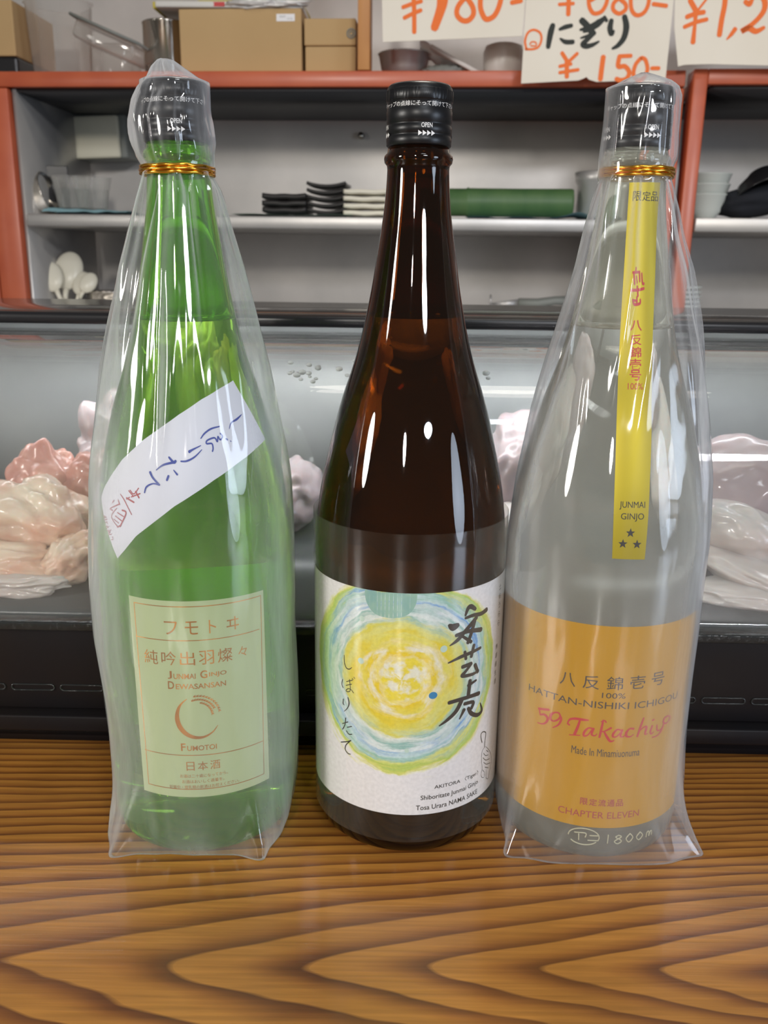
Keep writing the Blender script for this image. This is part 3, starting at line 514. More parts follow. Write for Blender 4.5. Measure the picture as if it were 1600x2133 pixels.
link('roman_lettering', bm, 'ink_black', lb, smooth=False)
link('side_print', vtext('土佐うらら', 3.2, 5.2, FM, 59.5, 147, lift=.00016, cut=3), 'ink_black', lb, smooth=False)
link('side_print', vtext('無濾過生酒', 3.0, 5.2, FM, 58.2, 113, lift=.00016, cut=3), 'ink_black', lb, smooth=False)
bm = bmesh.new()
for u, h, r in ((12.0, 97.5, 2.0),):
    vs = [bm.verts.new(FM(u+r*1.15*cos(a*pi/12), h+r*sin(a*pi/12), .00015)) for a in range(24)]; bm.faces.new(vs)
link('blue_dot', bm, 'dot_blue', lb, smooth=False)
bm = bmesh.new()
tw = lambda t: (-11+13.5*cos(pi+pi*t), min(153.6, 152+12.5*sin(pi+pi*t)*(1+.06*sin(9*t))))
bm = sheet(lambda q, t: FM(*[a_*q+b_*(1-q) for a_, b_ in zip(tw(t), (-11+13.5*cos(pi+pi*t), 153.6))], .00010), 8, 40)
link('teal_wash', bm, 'teal_wash', lb, smooth=False)
for u, h, r in ((-26, 137.5, 1.5), (-26.5, 114, 1.7), (17, 123, 1.9), (-1, 66, 1.2)):
    bm = bmesh.new()
    vs = [bm.verts.new(FM(u+r*cos(a*pi/12), h+r*sin(a*pi/12), .00015)) for a in range(24)]; bm.faces.new(vs)
    link('pale_dot', bm, 'pale_wash', lb, smooth=False)

# green bottle
GB = thing('sake_bottle', 'green glass bottle with cream label and slanted white sticker, in the left clear bag', 'bottle', T(-.10297, .46541, BASE))
glass_body(GB, 'green_glass', 282.8); make_cap(GB)
lb = link('label', sheet(lambda s, t: S0(-26+(72.8)*s+1.6*(1-t)-.6*s*(1-t), 38.4-1.2*s+(111-.0*s)*t, .00012), 48, 40), 'cream_label', GB); lb['label'] = 'pale green label printed in gold'
def FL(u, h, lift=0): return S0(u, h, lift+.00012)
gl_ = []
def ln(a, b, w_=.45): return ([(a[0]+(b[0]-a[0])*i/14, a[1]+(b[1]-a[1])*i/14) for i in range(15)], [w_]*15)
gl_ += [ln((-22.8, 146.2), (45, 145.6)), ln((-21, 43.2), (44, 41.8)), ln((-22.8, 146.2), (-21, 43.2)), ln((45, 145.6), (44, 41.8)), ln((-22.9, 128), (43.4, 127.4)), ln((-22, 63.4), (43.8, 62))]
# crescent logo with grain ears
cx_, cy_ = 8.6, 85
gl_.append(([(cx_+11*cos(a), cy_+12*sin(a)) for a in [radians(d) for d in (120, 140, 160, 185, 210, 235, 260, 285, 310, 330)]], [.3, .9, 1.6, 2.4, 2.6, 2.3, 1.8, 1.2, .7, .3]))
for rr, d0, d1, n in ((9.0, 30, 118, 11), (11.0, 14, 108, 12), (7.2, 12, 90, 8)):
    for i in range(n):
        a = radians(d0+(d1-d0)*i/n); x, y = cx_+rr*cos(a), cy_+(rr+.8)*sin(a)
        gl_.append(([(x, y), (x+1.0*sin(a)-.5*cos(a), y-1.0*cos(a)-.3)], [.8, .3])); gl_.append(([(x, y), (x+1.0*sin(a)+.6*cos(a), y-1.0*cos(a)+.6*sin(a))], [.8, .3]))
link('gold_frame_and_logo', strokes(gl_, FL, .00006, .000001), 'gold_print', lb, smooth=False)
bm = bmesh.new()
kw = dict(bm=bm, lift=.00008)
for i, ch in enumerate('フモトヰ'): text(ch, 6.6 if ch != 'ト' else 3.6, 7.2, FL, -3.2+i*10.4, 134.6, **kw)
link('kana_title', bm, 'gold_print', lb, smooth=False); bm = bmesh.new(); kw['bm'] = bm
for i, ch in enumerate('純吟出羽燦々'): text(ch, 7.6 if ch != '々' else 5, 7.6 if ch != '々' else 5.5, FL, -14.6+i*9.5, 118, **kw)
link('kanji_title', bm, 'gold_print', lb, smooth=False); bm = bmesh.new(); kw['bm'] = bm
for big, small, u0, h, wb, wsm in (('J', 'UNMAI', -5, 108.3, 2.2, 11.2), ('G', 'INJO', 12.2, 108.3, 3.6, 9), ('D', 'EWASANSAN', -4.6, 102.6, 3.2, 25.5), ('F', 'UMOTOI', 0, 67.2, 2.4, 15.2)):
    text(big, wb, 4.4, FL, u0, h+.5, bold=.015, **kw); text(small, wsm, 3.0, FL, u0+wb/2+.8+wsm/2, h-.2, bold=.012, **kw)
    if big != 'J' and big != 'F': link('roman_title', bm, 'gold_print', lb, smooth=False); bm = bmesh.new(); kw['bm'] = bm
link('maker_name', bm, 'gold_print', lb, smooth=False); bm = bmesh.new(); kw['bm'] = bm
for i, ch in enumerate('日本酒'): text(ch, 4.2 if ch == '日' else 5.2, 5.2, FL, 3.2+i*6.4, 56.4, **kw)
link('drink_kind', bm, 'gold_print', lb, smooth=False); bm = bmesh.new(); kw['bm'] = bm
text('お酒は二十歳になってから。', 25, 2.1, FL, 10, 50.6, **kw); text('お酒はおいしく適量を。', 22, 2.1, FL, 9.4, 47.3, **kw); text('妊娠中・授乳期の飲酒はお控えください。', 37, 2.1, FL, 10, 44.0, **kw)
link('small_print', bm, 'gold_print', lb, smooth=False)
st = link('sticker', quadpatch(S0, TR['stk_top'], TR['stk_bot'], 60, .0003), 'sticker_paper', GB); st['label'] = 'slanted white sticker with blue and red brush lettering'
link('blue_lettering', strokes([(p, [w_*1.25 for w_ in ws]) for p, ws in TR['stb']], S0, .0004), 'ink_blue', st, smooth=False)
link('red_lettering', strokes([(p, [w_*1.15 for w_ in ws]) for p, ws in TR['str']], S0, .0004), 'ink_dull_red', st, smooth=False)
bk = link('back_label', patch(S0, 165-38, 165+40, 44, 140, 40, 20), 'back_paper', GB)

# clear bottle
CB = thing('sake_bottle', 'clear glass bottle with gold label and long gold neck strip, in the right clear bag', 'bottle', T(.12046, .46509, BASE))
gR = glass_body(CB, 'clear_glass', 281.9); make_cap(CB)
lb = link('label', patch(S0, -88, 53, 22.6, 138.6, 72, 30), 'gold_label', CB); lb['label'] = 'gold label with red and black lettering'
def FR(u, h, lift=0): return S0(u, h, lift+.0001)
bm = bmesh.new(); kw = dict(bm=bm, lift=.00008)
for i, ch in enumerate('八反錦壱号'): text(ch, 8.2, 7.4, FR, -25.5+i*11.9, 106.8+.4*i, **kw)
link('kanji_title', bm, 'ink_brown', lb, smooth=False); bm = bmesh.new(); kw['bm'] = bm
text('100%', 12, 3.0, FR, -1.7, 100.6, **kw)
link('percent_lettering', bm, 'ink_brown', lb, smooth=False); bm = bmesh.new(); kw['bm'] = bm
text('HATTAN-NISHIKI ICHIGOU', 87, 3.8, FR, -4.5, 95, **kw)
link('roman_title', bm, 'ink_brown', lb, smooth=False); bm = bmesh.new(); kw['bm'] = bm
text('Made In Minamiuonuma', 36, 4.4, FR, -2.8, 67.6, **kw)
link('origin_line', bm, 'ink_brown', lb, smooth=False)
bm = bmesh.new(); kw = dict(bm=bm, lift=.00008)
for i, ch in enumerate('限定流通品'): text(ch, 4, 4.2, FR, -12.2+i*4.7, 38, bold=.01, **kw)
link('red_kanji', bm, 'ink_dull_red', lb, smooth=False); bm = bmesh.new(); kw['bm'] = bm
text('CHAPTER ELEVEN', 44, 4.0, FR, -3.4, 30.4, **kw)
link('red_lettering', bm, 'ink_dull_red', lb, smooth=False)
link('red_script', strokes([(p, [w_*1.3 for w_ in ws]) for p, ws in TR['tak']], FR, .00008, .000002), 'ink_red', lb, smooth=False)
sp = link('neck_strip', quadpatch(S0, TR['stripL'], TR['stripR'], 60, .0002), 'gold_strip', CB); sp['label'] = 'shiny gold paper strip down the neck'
def FS(u, h, lift=0): return S0(u, h, lift+.0002)
bm = bmesh.new(); kw = dict(bm=bm, lift=.00008)
for i, ch in enumerate('限定品'): text(ch, 13, 4.4, FS, -6+i*14.5, 344.3, **kw)
link('kanji_lettering', bm, 'ink_black', sp, smooth=False); bm = bmesh.new(); kw['bm'] = bm
text('JUNMAI', 13.5, 4.0, FS, .1, 200.2, **kw); text('GINJO', 12, 4.0, FS, .4, 194.6, **kw)
link('grade_lettering', bm, 'ink_black', sp, smooth=False); bm = bmesh.new(); kw['bm'] = bm
for u, h in ((-.3, 187), (-3.8, 181.6), (3.3, 181.4)):
    vs = [bm.verts.new(FS(u+(2.4 if k % 2 == 0 else 1.0)*sin(k*pi/5), h+(2.4 if k % 2 == 0 else 1.0)*cos(k*pi/5), .00008)) for k in range(10)]
    c = bm.verts.new(FS(u, h, .00008))
    for k in range(10): bm.faces.new((c, vs[k], vs[(k+1) % 10]))
link('three_stars', bm, 'ink_black', sp, smooth=False)
bm = bmesh.new(); kw = dict(bm=bm, lift=.00008)
for ch, h in (('八', 284.5), ('反', 277.8), ('錦', 272.0), ('壱', 266.4), ('号', 261.3)): text(ch, 5.6*52.5/srad(h), 5.0, FS, .8, h, bold=.012, **kw)
link('red_lettering', bm, 'ink_red', sp, smooth=False); bm = bmesh.new(); kw['bm'] = bm
text('100%', 11.5, 3.0, FS, .8, 256.1, **kw)
link('red_lettering', bm, 'ink_red', sp, smooth=False)
link('red_seal_lettering', strokes([(p, [w_*1.8 for w_ in ws]) for p, ws in TR['seal']], FS, .00008), 'ink_red', sp, smooth=False)
# moulded marks at the foot of the glass
def em(S, r=.00035):
    bm = bmesh.new()
    for P in S:
        p, _ = catmull(P, [1]*len(P)); tube([S0(u, h, .0001) for u, h in p], r, 6, bm=bm)
    return bm
circ = [(-10.8+8.2*cos(radians(a)), 16.2+5.2*sin(radians(a))) for a in range(-20, 200, 20)]; circ2 = [(-10.8+8.2*cos(radians(a)), 16.2+5.2*sin(radians(a))) for a in range(215, 330, 16)]
marks = [circ, circ2, [(-16, 18.2), (-10, 18.6), (-10, 16)], [(-13.5, 17.8), (-13.3, 13.6)], [(-7.8, 17.4), (-2.8, 17.6)], [(-8.6, 14.2), (-2.8, 14.4)], [(2.2, 18.4), (2.2, 12.6)],
         [(8, 17.8), (6.4, 16.8), (8, 15.6), (9.6, 16.8), (8, 17.8)], [(8, 15.6), (6, 13.8), (8, 12.2), (10, 13.8), (8, 15.6)], [(14.6, 18), (12.6, 15.2), (14.6, 12.4), (16.6, 15.2), (14.6, 18)], [(21, 17.6), (19, 15), (21, 12.4), (23, 15), (21, 17.6)], [(26, 12.6), (26, 15.6), (27.4, 16), (28, 12.8), (28.4, 15.6), (29.6, 15.6), (30, 12.8)]]
link('embossed_marks', em(marks), 'moulded_glass', gR)

# ------------------------------------------------------------------ clear bags
BAGL = [(405, -4.5, 1.2), (403.7, -3.9, 4.6), (401.2, -3.2, 7.7), (396, -.5, 13), (391.8, -1.3, 16.6), (386.5, -2.3, 18.3), (377.9, -3.2, 20.2), (367.1, -2.1, 20.2), (360.6, -1.2, 18.8), (357.3, -.6, 17.3), (354.5, -.6, 16.9), (352.4, -.6, 17.0), (345.1, .3, 20.4), (327, -.3, 25.9), (308.5, -.5, 31.5), (296.7, -.4, 34.2), (279.9, -.7, 38.3), (260.3, -.4, 42.9), (237.7, -.4, 47.1), (214.5, -.3, 51.4), (198.7, -.4, 53.4), (171.7, -1, 55), (143.9, -1.7, 55.6), (115.2, -1.8, 55.6), (85.6, -.5, 54.8), (55, .9, 54), (23.4, .6, 53), (7.2, -.5, 52), (0.3, -2, 50)]
BAGR = [(401.6, .5, 1.2), (399.7, 1.3, 6.4), (397.2, 1.8, 12.6), (394.5, 1.5, 16.3), (391.3, 1.6, 17.4), (380.7, 1.3, 18), (369.9, 1.3, 18.4), (363.4, 1.2, 18.6), (360.1, 1, 17.3), (357.4, 1.3, 16.6), (355.4, 1.2, 16.5), (353.7, .6, 17.2), (338.9, 1.1, 21.7), (327.5, 1.4, 24.3), (312.1, 2.8, 28.4), (292, 2.6, 33.1), (266.6, 2.3, 39.8), (239.3, 1.9, 45.5), (208, 1.9, 50.7), (172.5, 1.2, 53.6), (150.9, .4, 54.2), (124.4, .4, 54), (95.9, 0, 53.9), (61.3, 0, 53.8), (25.4, 1, 54.1), (7, 2.2, 54), (.3, 3, 53)]
def bag(par, rows, seed, corners, npleat, wr, mat='bag_film'):
    rnd = random.Random(seed)
    folds = [(rnd.uniform(0, 2*pi), rnd.uniform(-1, 1)*.25, rnd.uniform(.05, .14), rnd.uniform(-1, 1), rnd.uniform(.3, 1)) for _ in range(npleat)]
    def row(h):
        for (a, ca, aa), (b, cb_, ab) in zip(rows, rows[1:]):
            if h >= b:
                f = (h-b)/(a-b); return cb_+(ca-cb_)*f, ab+(aa-ab)*f
        return rows[-1][1], rows[-1][2]
    H = [.3, 1.5, 3, 5, 7.5, 10, 13, 17, 22, 28, 35]+list(range(42, 350, 4))+[350, 351.5, 353, 354.5, 356, 357.5, 359, 361, 363, 365.5, 368, 371, 374, 377, 380, 383, 386, 388, 390, 391.5, 393, 394.5, 396, 397.5, 399, 400.2, 401.4]
    H += [h for h in (402.5, 403.7, 404.8) if h < rows[0][0]]
    SEG = 360
    def F(i, h):
        a = 2*pi*i/SEG; c, hw = row(h); hw2 = (row(h-3)[1]+row(h+3)[1]+2*hw)/4 if h < 350 else hw
        n = 2+2.6*exp(-h/14); sx, cy = sin(a), -cos(a)
        b = hw2 if h > 200 else hw2-.6
        r = 1/((abs(sx)/hw2)**n+(abs(cy)/b)**n)**(1/n)
        A = 0
        if h < 354: A = 4.0*exp(-((h-300)/70)**2)+1.6*exp(-((h-345)/14)**2)*.5+.15*(h < 240)+.2
        elif h > 358: A = 1.0
        else: A = .35
        if h > 394: A = .8
        for t0, sk, wd, am, tw in folds:
            d = (a-t0-sk*(h-350)/100+pi) % (2*pi)-pi
            wdh = wd*(1 if h > 250 else 1-.35*(250-h)/250)
            r += A*am*exp(-(d/wdh)**2)*(.6+.4*sin(h*tw*.06+t0*5))
        p = Vector((sx*2.2, cy*2.2, h*.018))
        r += wr*(noise.noise(p*1.3+Vector((seed, 0, 0)))*1.2+noise.noise(Vector((sx*7, cy*7, h*.03+seed)))*.5)*min(1, hw2/20)
        if h > 358: r += wr*1.3*noise.noise(Vector((sx*3+seed, cy*3, h*.12)))*min(1, hw2/14)
        for t0, ext in corners:
            d = (a-t0+pi) % (2*pi)-pi
            r += ext*exp(-(d/.10)**2)*exp(-h/16)
            r += -1.3*exp(-((abs(d)-.26)/.08)**2)*exp(-((h-14)/12)**2)
        x, y = r*sx, r*cy
        if h < 395:
            mn = (srad(h) if h < 354 else (17.1 if h < 364 else 16.2))+.45
            bx, by = x+c, y
            q = sqrt(bx*bx+by*by)
            if q < mn: bx, by = bx*mn/q, by*mn/q
            x, y = bx, by
        else:
            mn = 0; x, y = x+c, y
        return Vector((x*mm, y*mm, h*mm))
    bm = bmesh.new(); rings = [[bm.verts.new(F(i, h)) for i in range(SEG)] for h in H]
    for a, b in zip(rings, rings[1:]):
        for i in range(SEG): bm.faces.new((a[i], a[(i+1) % SEG], b[(i+1) % SEG], b[i]))
    bm.faces.new(rings[-1])
    inner = [bm.verts.new((v.co.x*.97, v.co.y*.97, .0002)) for v in rings[0]]
    for i in range(SEG): bm.faces.new((inner[i], inner[(i+1) % SEG], rings[0][(i+1) % SEG], rings[0][i]))
    bmesh.ops.recalc_face_normals(bm, faces=bm.faces[:])
    o = link('film', bm, mat, par)
    return o
def tie(par, h, r, cxo):
    bm = bmesh.new()
    for k, (dh, dr) in enumerate(((-1.55, .0), (0, .15), (1.55, .0))):
        n = 72
        tube([((cxo+(r+dr+.12*sin(9*a+k*2))*sin(a))*mm, -(r+dr+.12*sin(9*a+k*2))*cos(a)*mm, (h+dh+.12*sin(11*a+k*1.7)+.15*sin(3*a))*mm) for a in [2*pi*i/n for i in range(n)]], .85*mm, 8, bm=bm, closed=True)
    o = link('gold_tie', bm, 'gold_tie', par); o['label'] = 'gold wire tie wound three times round the neck'
BL = thing('plastic_bag', 'clear plastic bag tied with gold wire around the green bottle on the left', 'bag', T(-.10297, .46541, 0))
bag(BL, BAGL, 3, ((-radians(38), 7), (radians(38), 8), (radians(140), 4), (-radians(140), 4)), 26, .6)
tie(BL, 354.6, 17.6, -.6)
BR = thing('plastic_bag', 'clear plastic bag tied with gold wire around the clear bottle on the right', 'bag', T(.12046, .46509, 0))
bag(BR, BAGR, 11, ((-radians(50), 8), (radians(53), 7), (radians(140), 4), (-radians(140), 4)), 26, .4, 'bag_film_milky')
tie(BR, 356.4, 17.3, 1.2)
# loose corner of the bag end beside the neck
bm = bmesh.new()
for P in ([(17, 343), (24.5, 334), (19.5, 327), (25, 322), (22, 318)], [(24, 318), (29.5, 312), (27, 308), (24, 300)]):
    fr_ = [bm.verts.new((x*mm, 4*mm, z*mm)) for x, z in P]; bk_ = [bm.verts.new(((x-10)*mm, 9*mm, (z-3)*mm)) for x, z in P]
    for i in range(len(P)-1): bm.faces.new((fr_[i], fr_[i+1], bk_[i+1], bk_[i]))
link('loose_fold', bm, 'bag_film_milky', BR)

# ------------------------------------------------------------------ refrigerated display case
DC = thing('display_case', 'black refrigerated fish display case with curved glass front, behind the bottles', 'display case', FC)
W2 = .72
b_ = bmesh.new()
bbox(b_, (0, .205, .042), (2*W2, .40, .080), .002); bbox(b_, (0, .2, .006), (2*W2-.02, .39, .012))
link('base', b_, 'black_case', DC)
link('front_ledge', BX((0, -.002, .0195), (2*W2, .012, .011), .0012), 'black_case', DC)
bm = bmesh.new()
x = -.70
while x < .70:
    t_ = []
    for i in range(20):
        a = 2*pi*i/20; t_.append((x+.014+ (.012 if cos(a) > 0 else -.012)+.0021*cos(a), .039+.0021*sin(a)))
    tube([(px_, .0048, pz_) for px_, pz_ in t_], .0006, 6, bm=bm, closed=True); x += .0325
sl_ = link('vent_slots', bm, 'black_gasket', DC)
link('gasket', BX((0, .006, .0845), (2*W2, .012, .006), .001), 'black_gasket', DC)
def gp(t):  # curved glass profile (depth, height), from the foot to the top rail
    a = t*pi/2
    return .006+.162*(1-max(cos(a), 0)**.5), .087+.174*sin(a)**.5
def gsheet(off):
    pts = []
    for i in range(65):
        y, z = gp((i/64)**1.6 if i < 40 else 1-(1-(40/64)**1.6)*((64-i)/24)**1.6); pts.append((y, z))
    return pts
bm = bmesh.new(); P1 = gsheet(0); V = [[bm.verts.new((xx, y, z)) for xx in (-W2, -W2+.002, -W2+.01, 0, W2-.01, W2-.002, W2)] for y, z in P1]
for a, b in zip(V, V[1:]):
    for i in range(6): bm.faces.new((a[i], a[i+1], b[i+1], b[i]))
bmesh.ops.recalc_face_normals(bm, faces=bm.faces[:])
gf = link('curved_glass', bm, 'case_glass', DC); gf['label'] = 'curved misted glass front'
sm = gf.modifiers.new('s', 'SOLIDIFY'); sm.thickness = .004; sm.offset = -1; sm.use_rim = True
link('top_rail', BX((0, .178, .2685), (2*W2, .024, .009), .003), 'black_plastic', DC)
link('top_plate', BX((0, .291, .2705), (2*W2, .20, .005), .001), 'rail_top', DC)
link('back_panel', BX((0, .388, .177), (2*W2, .008, .186)), 'case_back', DC)
for s in (-1, 1): link('side_panel', BX((s*W2, .2, .177), (.006, .38, .18)), 'case_back', DC)
link('tray', BX((0, .20, .0845), (2*W2-.02, .36, .005)), 'case_tray', DC)
bm = bmesh.new(); tube([(.298, .37, .252), (.289, .30, .10)], .006, 8, bm=bm); link('shelf_strut', bm, 'black_plastic', DC)
lc = area('case_lamp', (FC @ Vector((0, .205, .258)))[:], (FC @ Vector((0, .27, .12)))[:], 1.3, 2.2, (.94, .97, 1), .02)

# fish in the case, each piece on its own
def fish(name, label, mat, c, s, seed, amp=.3, fold=0, rot=None, group=None, cat='fish', freq=2.2, sub=5):
    o = link(name, blob((0, 0, 0), s, seed, amp, freq, sub, rot, fold), mat, mx=FC @ T(*c)); tag(o, label, cat, group); return o
RX = lambda d: Matrix.Rotation(radians(d), 3, 'X'); RY = lambda d: Matrix.Rotation(radians(d), 3, 'Y'); RZ = lambda d: Matrix.Rotation(radians(d), 3, 'Z')
fish('fish_meat', 'large pinkish-white fish piece crowning the pile at left, next to the bagged green bottle', 'fish_white', (-.256, .105, .122), (.038, .03, .032), 1, .35, .16, RY(25))
fish('fish_meat', 'white folded fish flap low in the left pile, against the case glass', 'fish_white', (-.262, .070, .103), (.040, .024, .014), 2, .3, .2, RY(8))
fish('fish_meat', 'white fish lump at the lower right of the left pile', 'fish_white', (-.226, .074, .104), (.020, .024, .017), 3, .35, .15, RY(-30))
fish('fish_meat', 'pale fish strip lying on the tray at the foot of the left pile', 'fish_pale', (-.255, .052, .095), (.036, .016, .009), 4, .3, .15)
fish('fish_meat', 'cream fish piece at the left frame edge, in the left pile', 'fish_white', (-.298, .085, .112), (.024, .03, .024), 12, .35, .18)
fish('fish_meat', 'small red fish cut behind the top of the left pile', 'fish_pink', (-.270, .158, .129), (.032, .024, .041), 5, .3, .1)
fish('fish_meat', 'red fish cut behind the left pile, beside the green bottle', 'fish_pink', (-.228, .152, .128), (.032, .026, .041), 6, .3, .1)
fish('fish_meat', 'grey-white fish lump deep in the case behind the left pile', 'fish_grey', (-.225, .215, .141), (.040, .034, .054), 7, .35, .15)
fish('fish_meat', 'grey fish lump behind the left bag, upper rear of the left pile', 'fish_grey', (-.185, .235, .149), (.038, .034, .061), 8, .35, .12)
fish('fish_meat', 'pale fish lump just left of the green bottle, mid height', 'fish_grey', (-.205, .165, .120), (.026, .028, .033), 9, .3, .12)
fish('fish_meat', 'rounded grey-white fish piece between the green and brown bottles', 'fish_grey', (-.082, .235, .115), (.024, .05, .030), 10, .2, .05)  # greyer material stands in for the shade this piece lies in
fish('fish_meat', 'pink-grey fish piece between the brown and clear bottles', 'fish_grey', (.118, .235, .136), (.036, .042, .049), 11, .25, .08)
fish('fish_meat', 'pale fish piece low behind the brown bottle, between it and the clear one', 'fish_pale', (.105, .20, .104), (.03, .04, .018), 13, .25, .08)
fish('fish_fillet', 'thick white fillet leaning in the case to the right of the clear bottle', 'fish_pale', (.252, .105, .123), (.040, .045, .023), 14, .16, .04, RY(22) @ RX(-18))
fish('fish_fillet', 'white fillet lying under the thick one at right', 'fish_pale', (.262, .075, .103), (.048, .035, .012), 15, .15, .05, RY(20))
fish('fish_fillet', 'lowest white fillet on the tray at right, along the glass', 'fish_pale', (.262, .052, .095), (.055, .022, .009), 16, .2, .05, RY(5))
fish('fish_fillet', 'grey-pink skin-on slab behind the white fillets at right', 'fish_grey', (.278, .165, .136), (.058, .040, .048), 17, .15, .03, RY(-14))
# water droplets clinging to the glass
bm = bmesh.new()
for k in range(26):
    xx = random.choice([-.055, -.045, -.03, -.02, -.015, -.06, .06, .035]) + random.uniform(-.006, .006); t = random.uniform(.72, .93)
    y, z = gp(t*.75); q = bmesh.ops.create_icosphere(bm, subdivisions=2, radius=random.uniform(.0007, .0022))
    for v in q['verts']: v.co = Vector((v.co.x*1.2, v.co.y, v.co.z*.8))+Vector((xx, y-.0012, z+.001))
dr = tag(link('water_droplets', bm, 'water', mx=FC), 'water drops clinging to the top of the case glass beside the brown bottle', 'water drops'); dr['kind'] = 'stuff'

# ------------------------------------------------------------------ red shelving behind the case
SU = thing('shelf_unit', 'wide red-painted shelf unit with a steel shelf, behind the green and brown bottles', 'shelf unit', FB)
link('left_post', BX((-.013, .02, .18), (.042, .04, .77), .002), 'red_paint', SU)
link('post_strip', BX((-.052, .022, .18), (.030, .04, .77), .002), 'red_paint', SU)
link('side_lining', BX((.014, .15, .18), (.006, .28, .77)), 'steel', SU)
link('top_board', BX((.50, .15, .577), (1.07, .30, .022), .0015), 'red_paint', SU)
link('underside', BX((.50, .155, .5635), (1.04, .285, .005)), 'dark_steel', SU)  # steel lining, coloured extra dark to stand in for shade under the board
link('steel_shelf', BX((.52, .15, .3705), (1.0, .30, .019), .002), 'steel', SU)
link('right_post', BX((1.022, .03, .18), (.028, .05, .77), .002), 'red_paint', SU)
link('divider', BX((.562, .02, .78), (.018, .04, .382), .001), 'orange_wood', SU)
link('lower_board', BX((.5, .15, .225), (1.02, .30, .02)), 'steel', SU)
link('upper_board', BX((.50, .15, .981), (1.07, .30, .022), .0015), 'red_paint', SU)
RU = thing('shelf_unit', 'second red shelf unit at the right edge, holding the white and black bowls', 'shelf unit', FB)
link('left_post', BX((1.057, .02, .18), (.021, .04, .82), .002), 'red_paint', RU)
link('top_board', BX((1.42, .15, .5795), (.705, .30, .021), .0015), 'red_paint', RU)
link('underside', BX((1.42, .155, .5665), (.69, .285, .005)), 'dark_steel', RU)  # lining of the second board, its shade likewise put into the dark colour
link('steel_shelf', BX((1.42, .15, .3735), (.70, .30, .021), .002), 'steel', RU)
link('lower_board', BX((1.42, .15, .225), (.70, .30, .02)), 'steel', RU)
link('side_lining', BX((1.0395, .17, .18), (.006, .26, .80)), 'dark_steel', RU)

def box(name, label, cat, x0, x1, z0, z1, y0, y1, mat, bev=.002, group=None, rot=0):
    c = ((x0+x1)/2, (y0+y1)/2, z0)
    o = link(name, BX((0, 0, (z1-z0)/2), (x1-x0, y1-y0, z1-z0), bev), mat, mx=FB @ T(*c) @ Matrix.Rotation(radians(rot), 4, 'Z'), smooth=False)
    return tag(o, label, cat, group)
Zt, Zs, Zl, Zr = .5885, .3805, .2355, .3845
# top board, left of the divider
bb = box('cardboard_box', 'large plain cardboard box with a small white sticker, on the red shelf', 'box', .275, .464, Zt, .680, .03, .22, 'cardboard')
c = link('sticker', BX((.0705, -.0952, .0785), (.028, .0006, .010)), 'paper_white', bb, smooth=False)
FBX = lambda u, v, lift=0: Vector((u*mm, -.0956-lift, v*mm))
bm = text('検品済', 9, 2.4, FBX, 66, 80, cut=9); text('0123', 8, 2, FBX, 77, 77, bm=bm, cut=9); link('print', bm, 'grey_plastic', c, smooth=False)
link('flap_seam', BX((0, -.0951, .0012), (.189, .0006, .0014)), 'bottom_wood', bb, smooth=False)
u1 = box('cardboard_box', 'small cardboard box with a round grey logo, stacked beside the wooden divider', 'box', .468, .547, .6285, .666, .03, .14, 'cardboard')
bm = bmesh.new(); tube([(.0325+.0062*cos(a), -.0553, .0165+.0062*sin(a)) for a in [2*pi*i/24 for i in range(24)]], .0012, 6, bm=bm, closed=True)
tube([(.0325+.003*cos(a), -.0553, .0165+.003*sin(a)) for a in [2*pi*i/16 for i in range(16)]], .001, 6, bm=bm, closed=True)
link('round_logo', bm, 'grey_plastic', u1)
box('cardboard_box', 'small plain cardboard box, lower of the two stacked by the wooden divider', 'box', .469, .547, Zt, .628, .032, .14, 'cardboard')
ca = thing('steel_canister', 'tall brushed steel canister standing left of the large cardboard box', 'canister', FB @ T(.240, .075, Zt))
link('body', lathe([(0, .034), (.004, .0352), (.078, .036), (.079, .0368), (.081, .0368), (.0815, .036), (.0815, .0345), (.003, .034)], 48, capb=True), 'shiny_steel', ca)
pk = thing('packet', 'flat yellow and white packet lying on top of the large cardboard box', 'packet', FB @ T(.35, .09, .6812))
link('body', BX((0, 0, .0045), (.225, .12, .009), .002, RZ(3)), 'white_plastic', pk)
link('yellow_edge', BX((-.112, 0, .0045), (.006, .118, .0094), .001, None), 'yellow_print', pk)
link('red_patch', BX((-.012, -.0605, .0045), (.018, .0012, .006)), 'red_print', pk, smooth=False)
link('yellow_top', BX((.03, .01, .0125), (.16, .10, .006), .001), 'yellow_print', pk)
link('bubble_wrap', blob((.055, -.052, .006), (.062, .016, .008), 31, .5, 6, 4), 'foil', pk)
# clear bins and tray at the far left of the red shelf
cb = thing('plastic_bin', 'tall clear plastic bin standing at the left end of the red shelf', 'bin', FB @ T(.066, .08, Zt))
link('body', lathe([(0, .040), (.004, .043), (.11, .049), (.112, .052)], 40, capb=True, ripple=lambda a, h: .08*cos(4*a)), 'clear_plastic', cb)
c2 = thing('plastic_bin', 'rounded clear plastic container behind the slanted clear tray on the red shelf', 'bin', FB @ T(.122, .17, Zt))
bm = bmesh.new(); bbox(bm, (0, 0, .036), (.072, .07, .07), .014, None, 4); link('body', bm, 'clear_plastic', c2)
tr_ = thing('plastic_tray', 'clear rimmed plastic tray slanting against the steel canister', 'tray', FB @ T(.152, .05, Zt+.022) @ Matrix.Rotation(radians(22), 4, 'Y'))
bm = bmesh.new(); bbox(bm, (0, 0, .026), (.10, .08, .026), .006); link('body', bm, 'clear_plastic', tr_)
bm = bmesh.new(); tube([(x, y, .040) for x, y in ((-.056, -.045), (.056, -.045), (.056, .045), (-.056, .045))], .0024, 8, bm=bm, closed=True); link('rim', bm, 'grey_plastic', tr_)
box('cardboard_box', 'cardboard box cut off by the left frame edge, on top of a black case', 'box', -.09, .004, .6195, .70, .05, .2, 'cardboard')
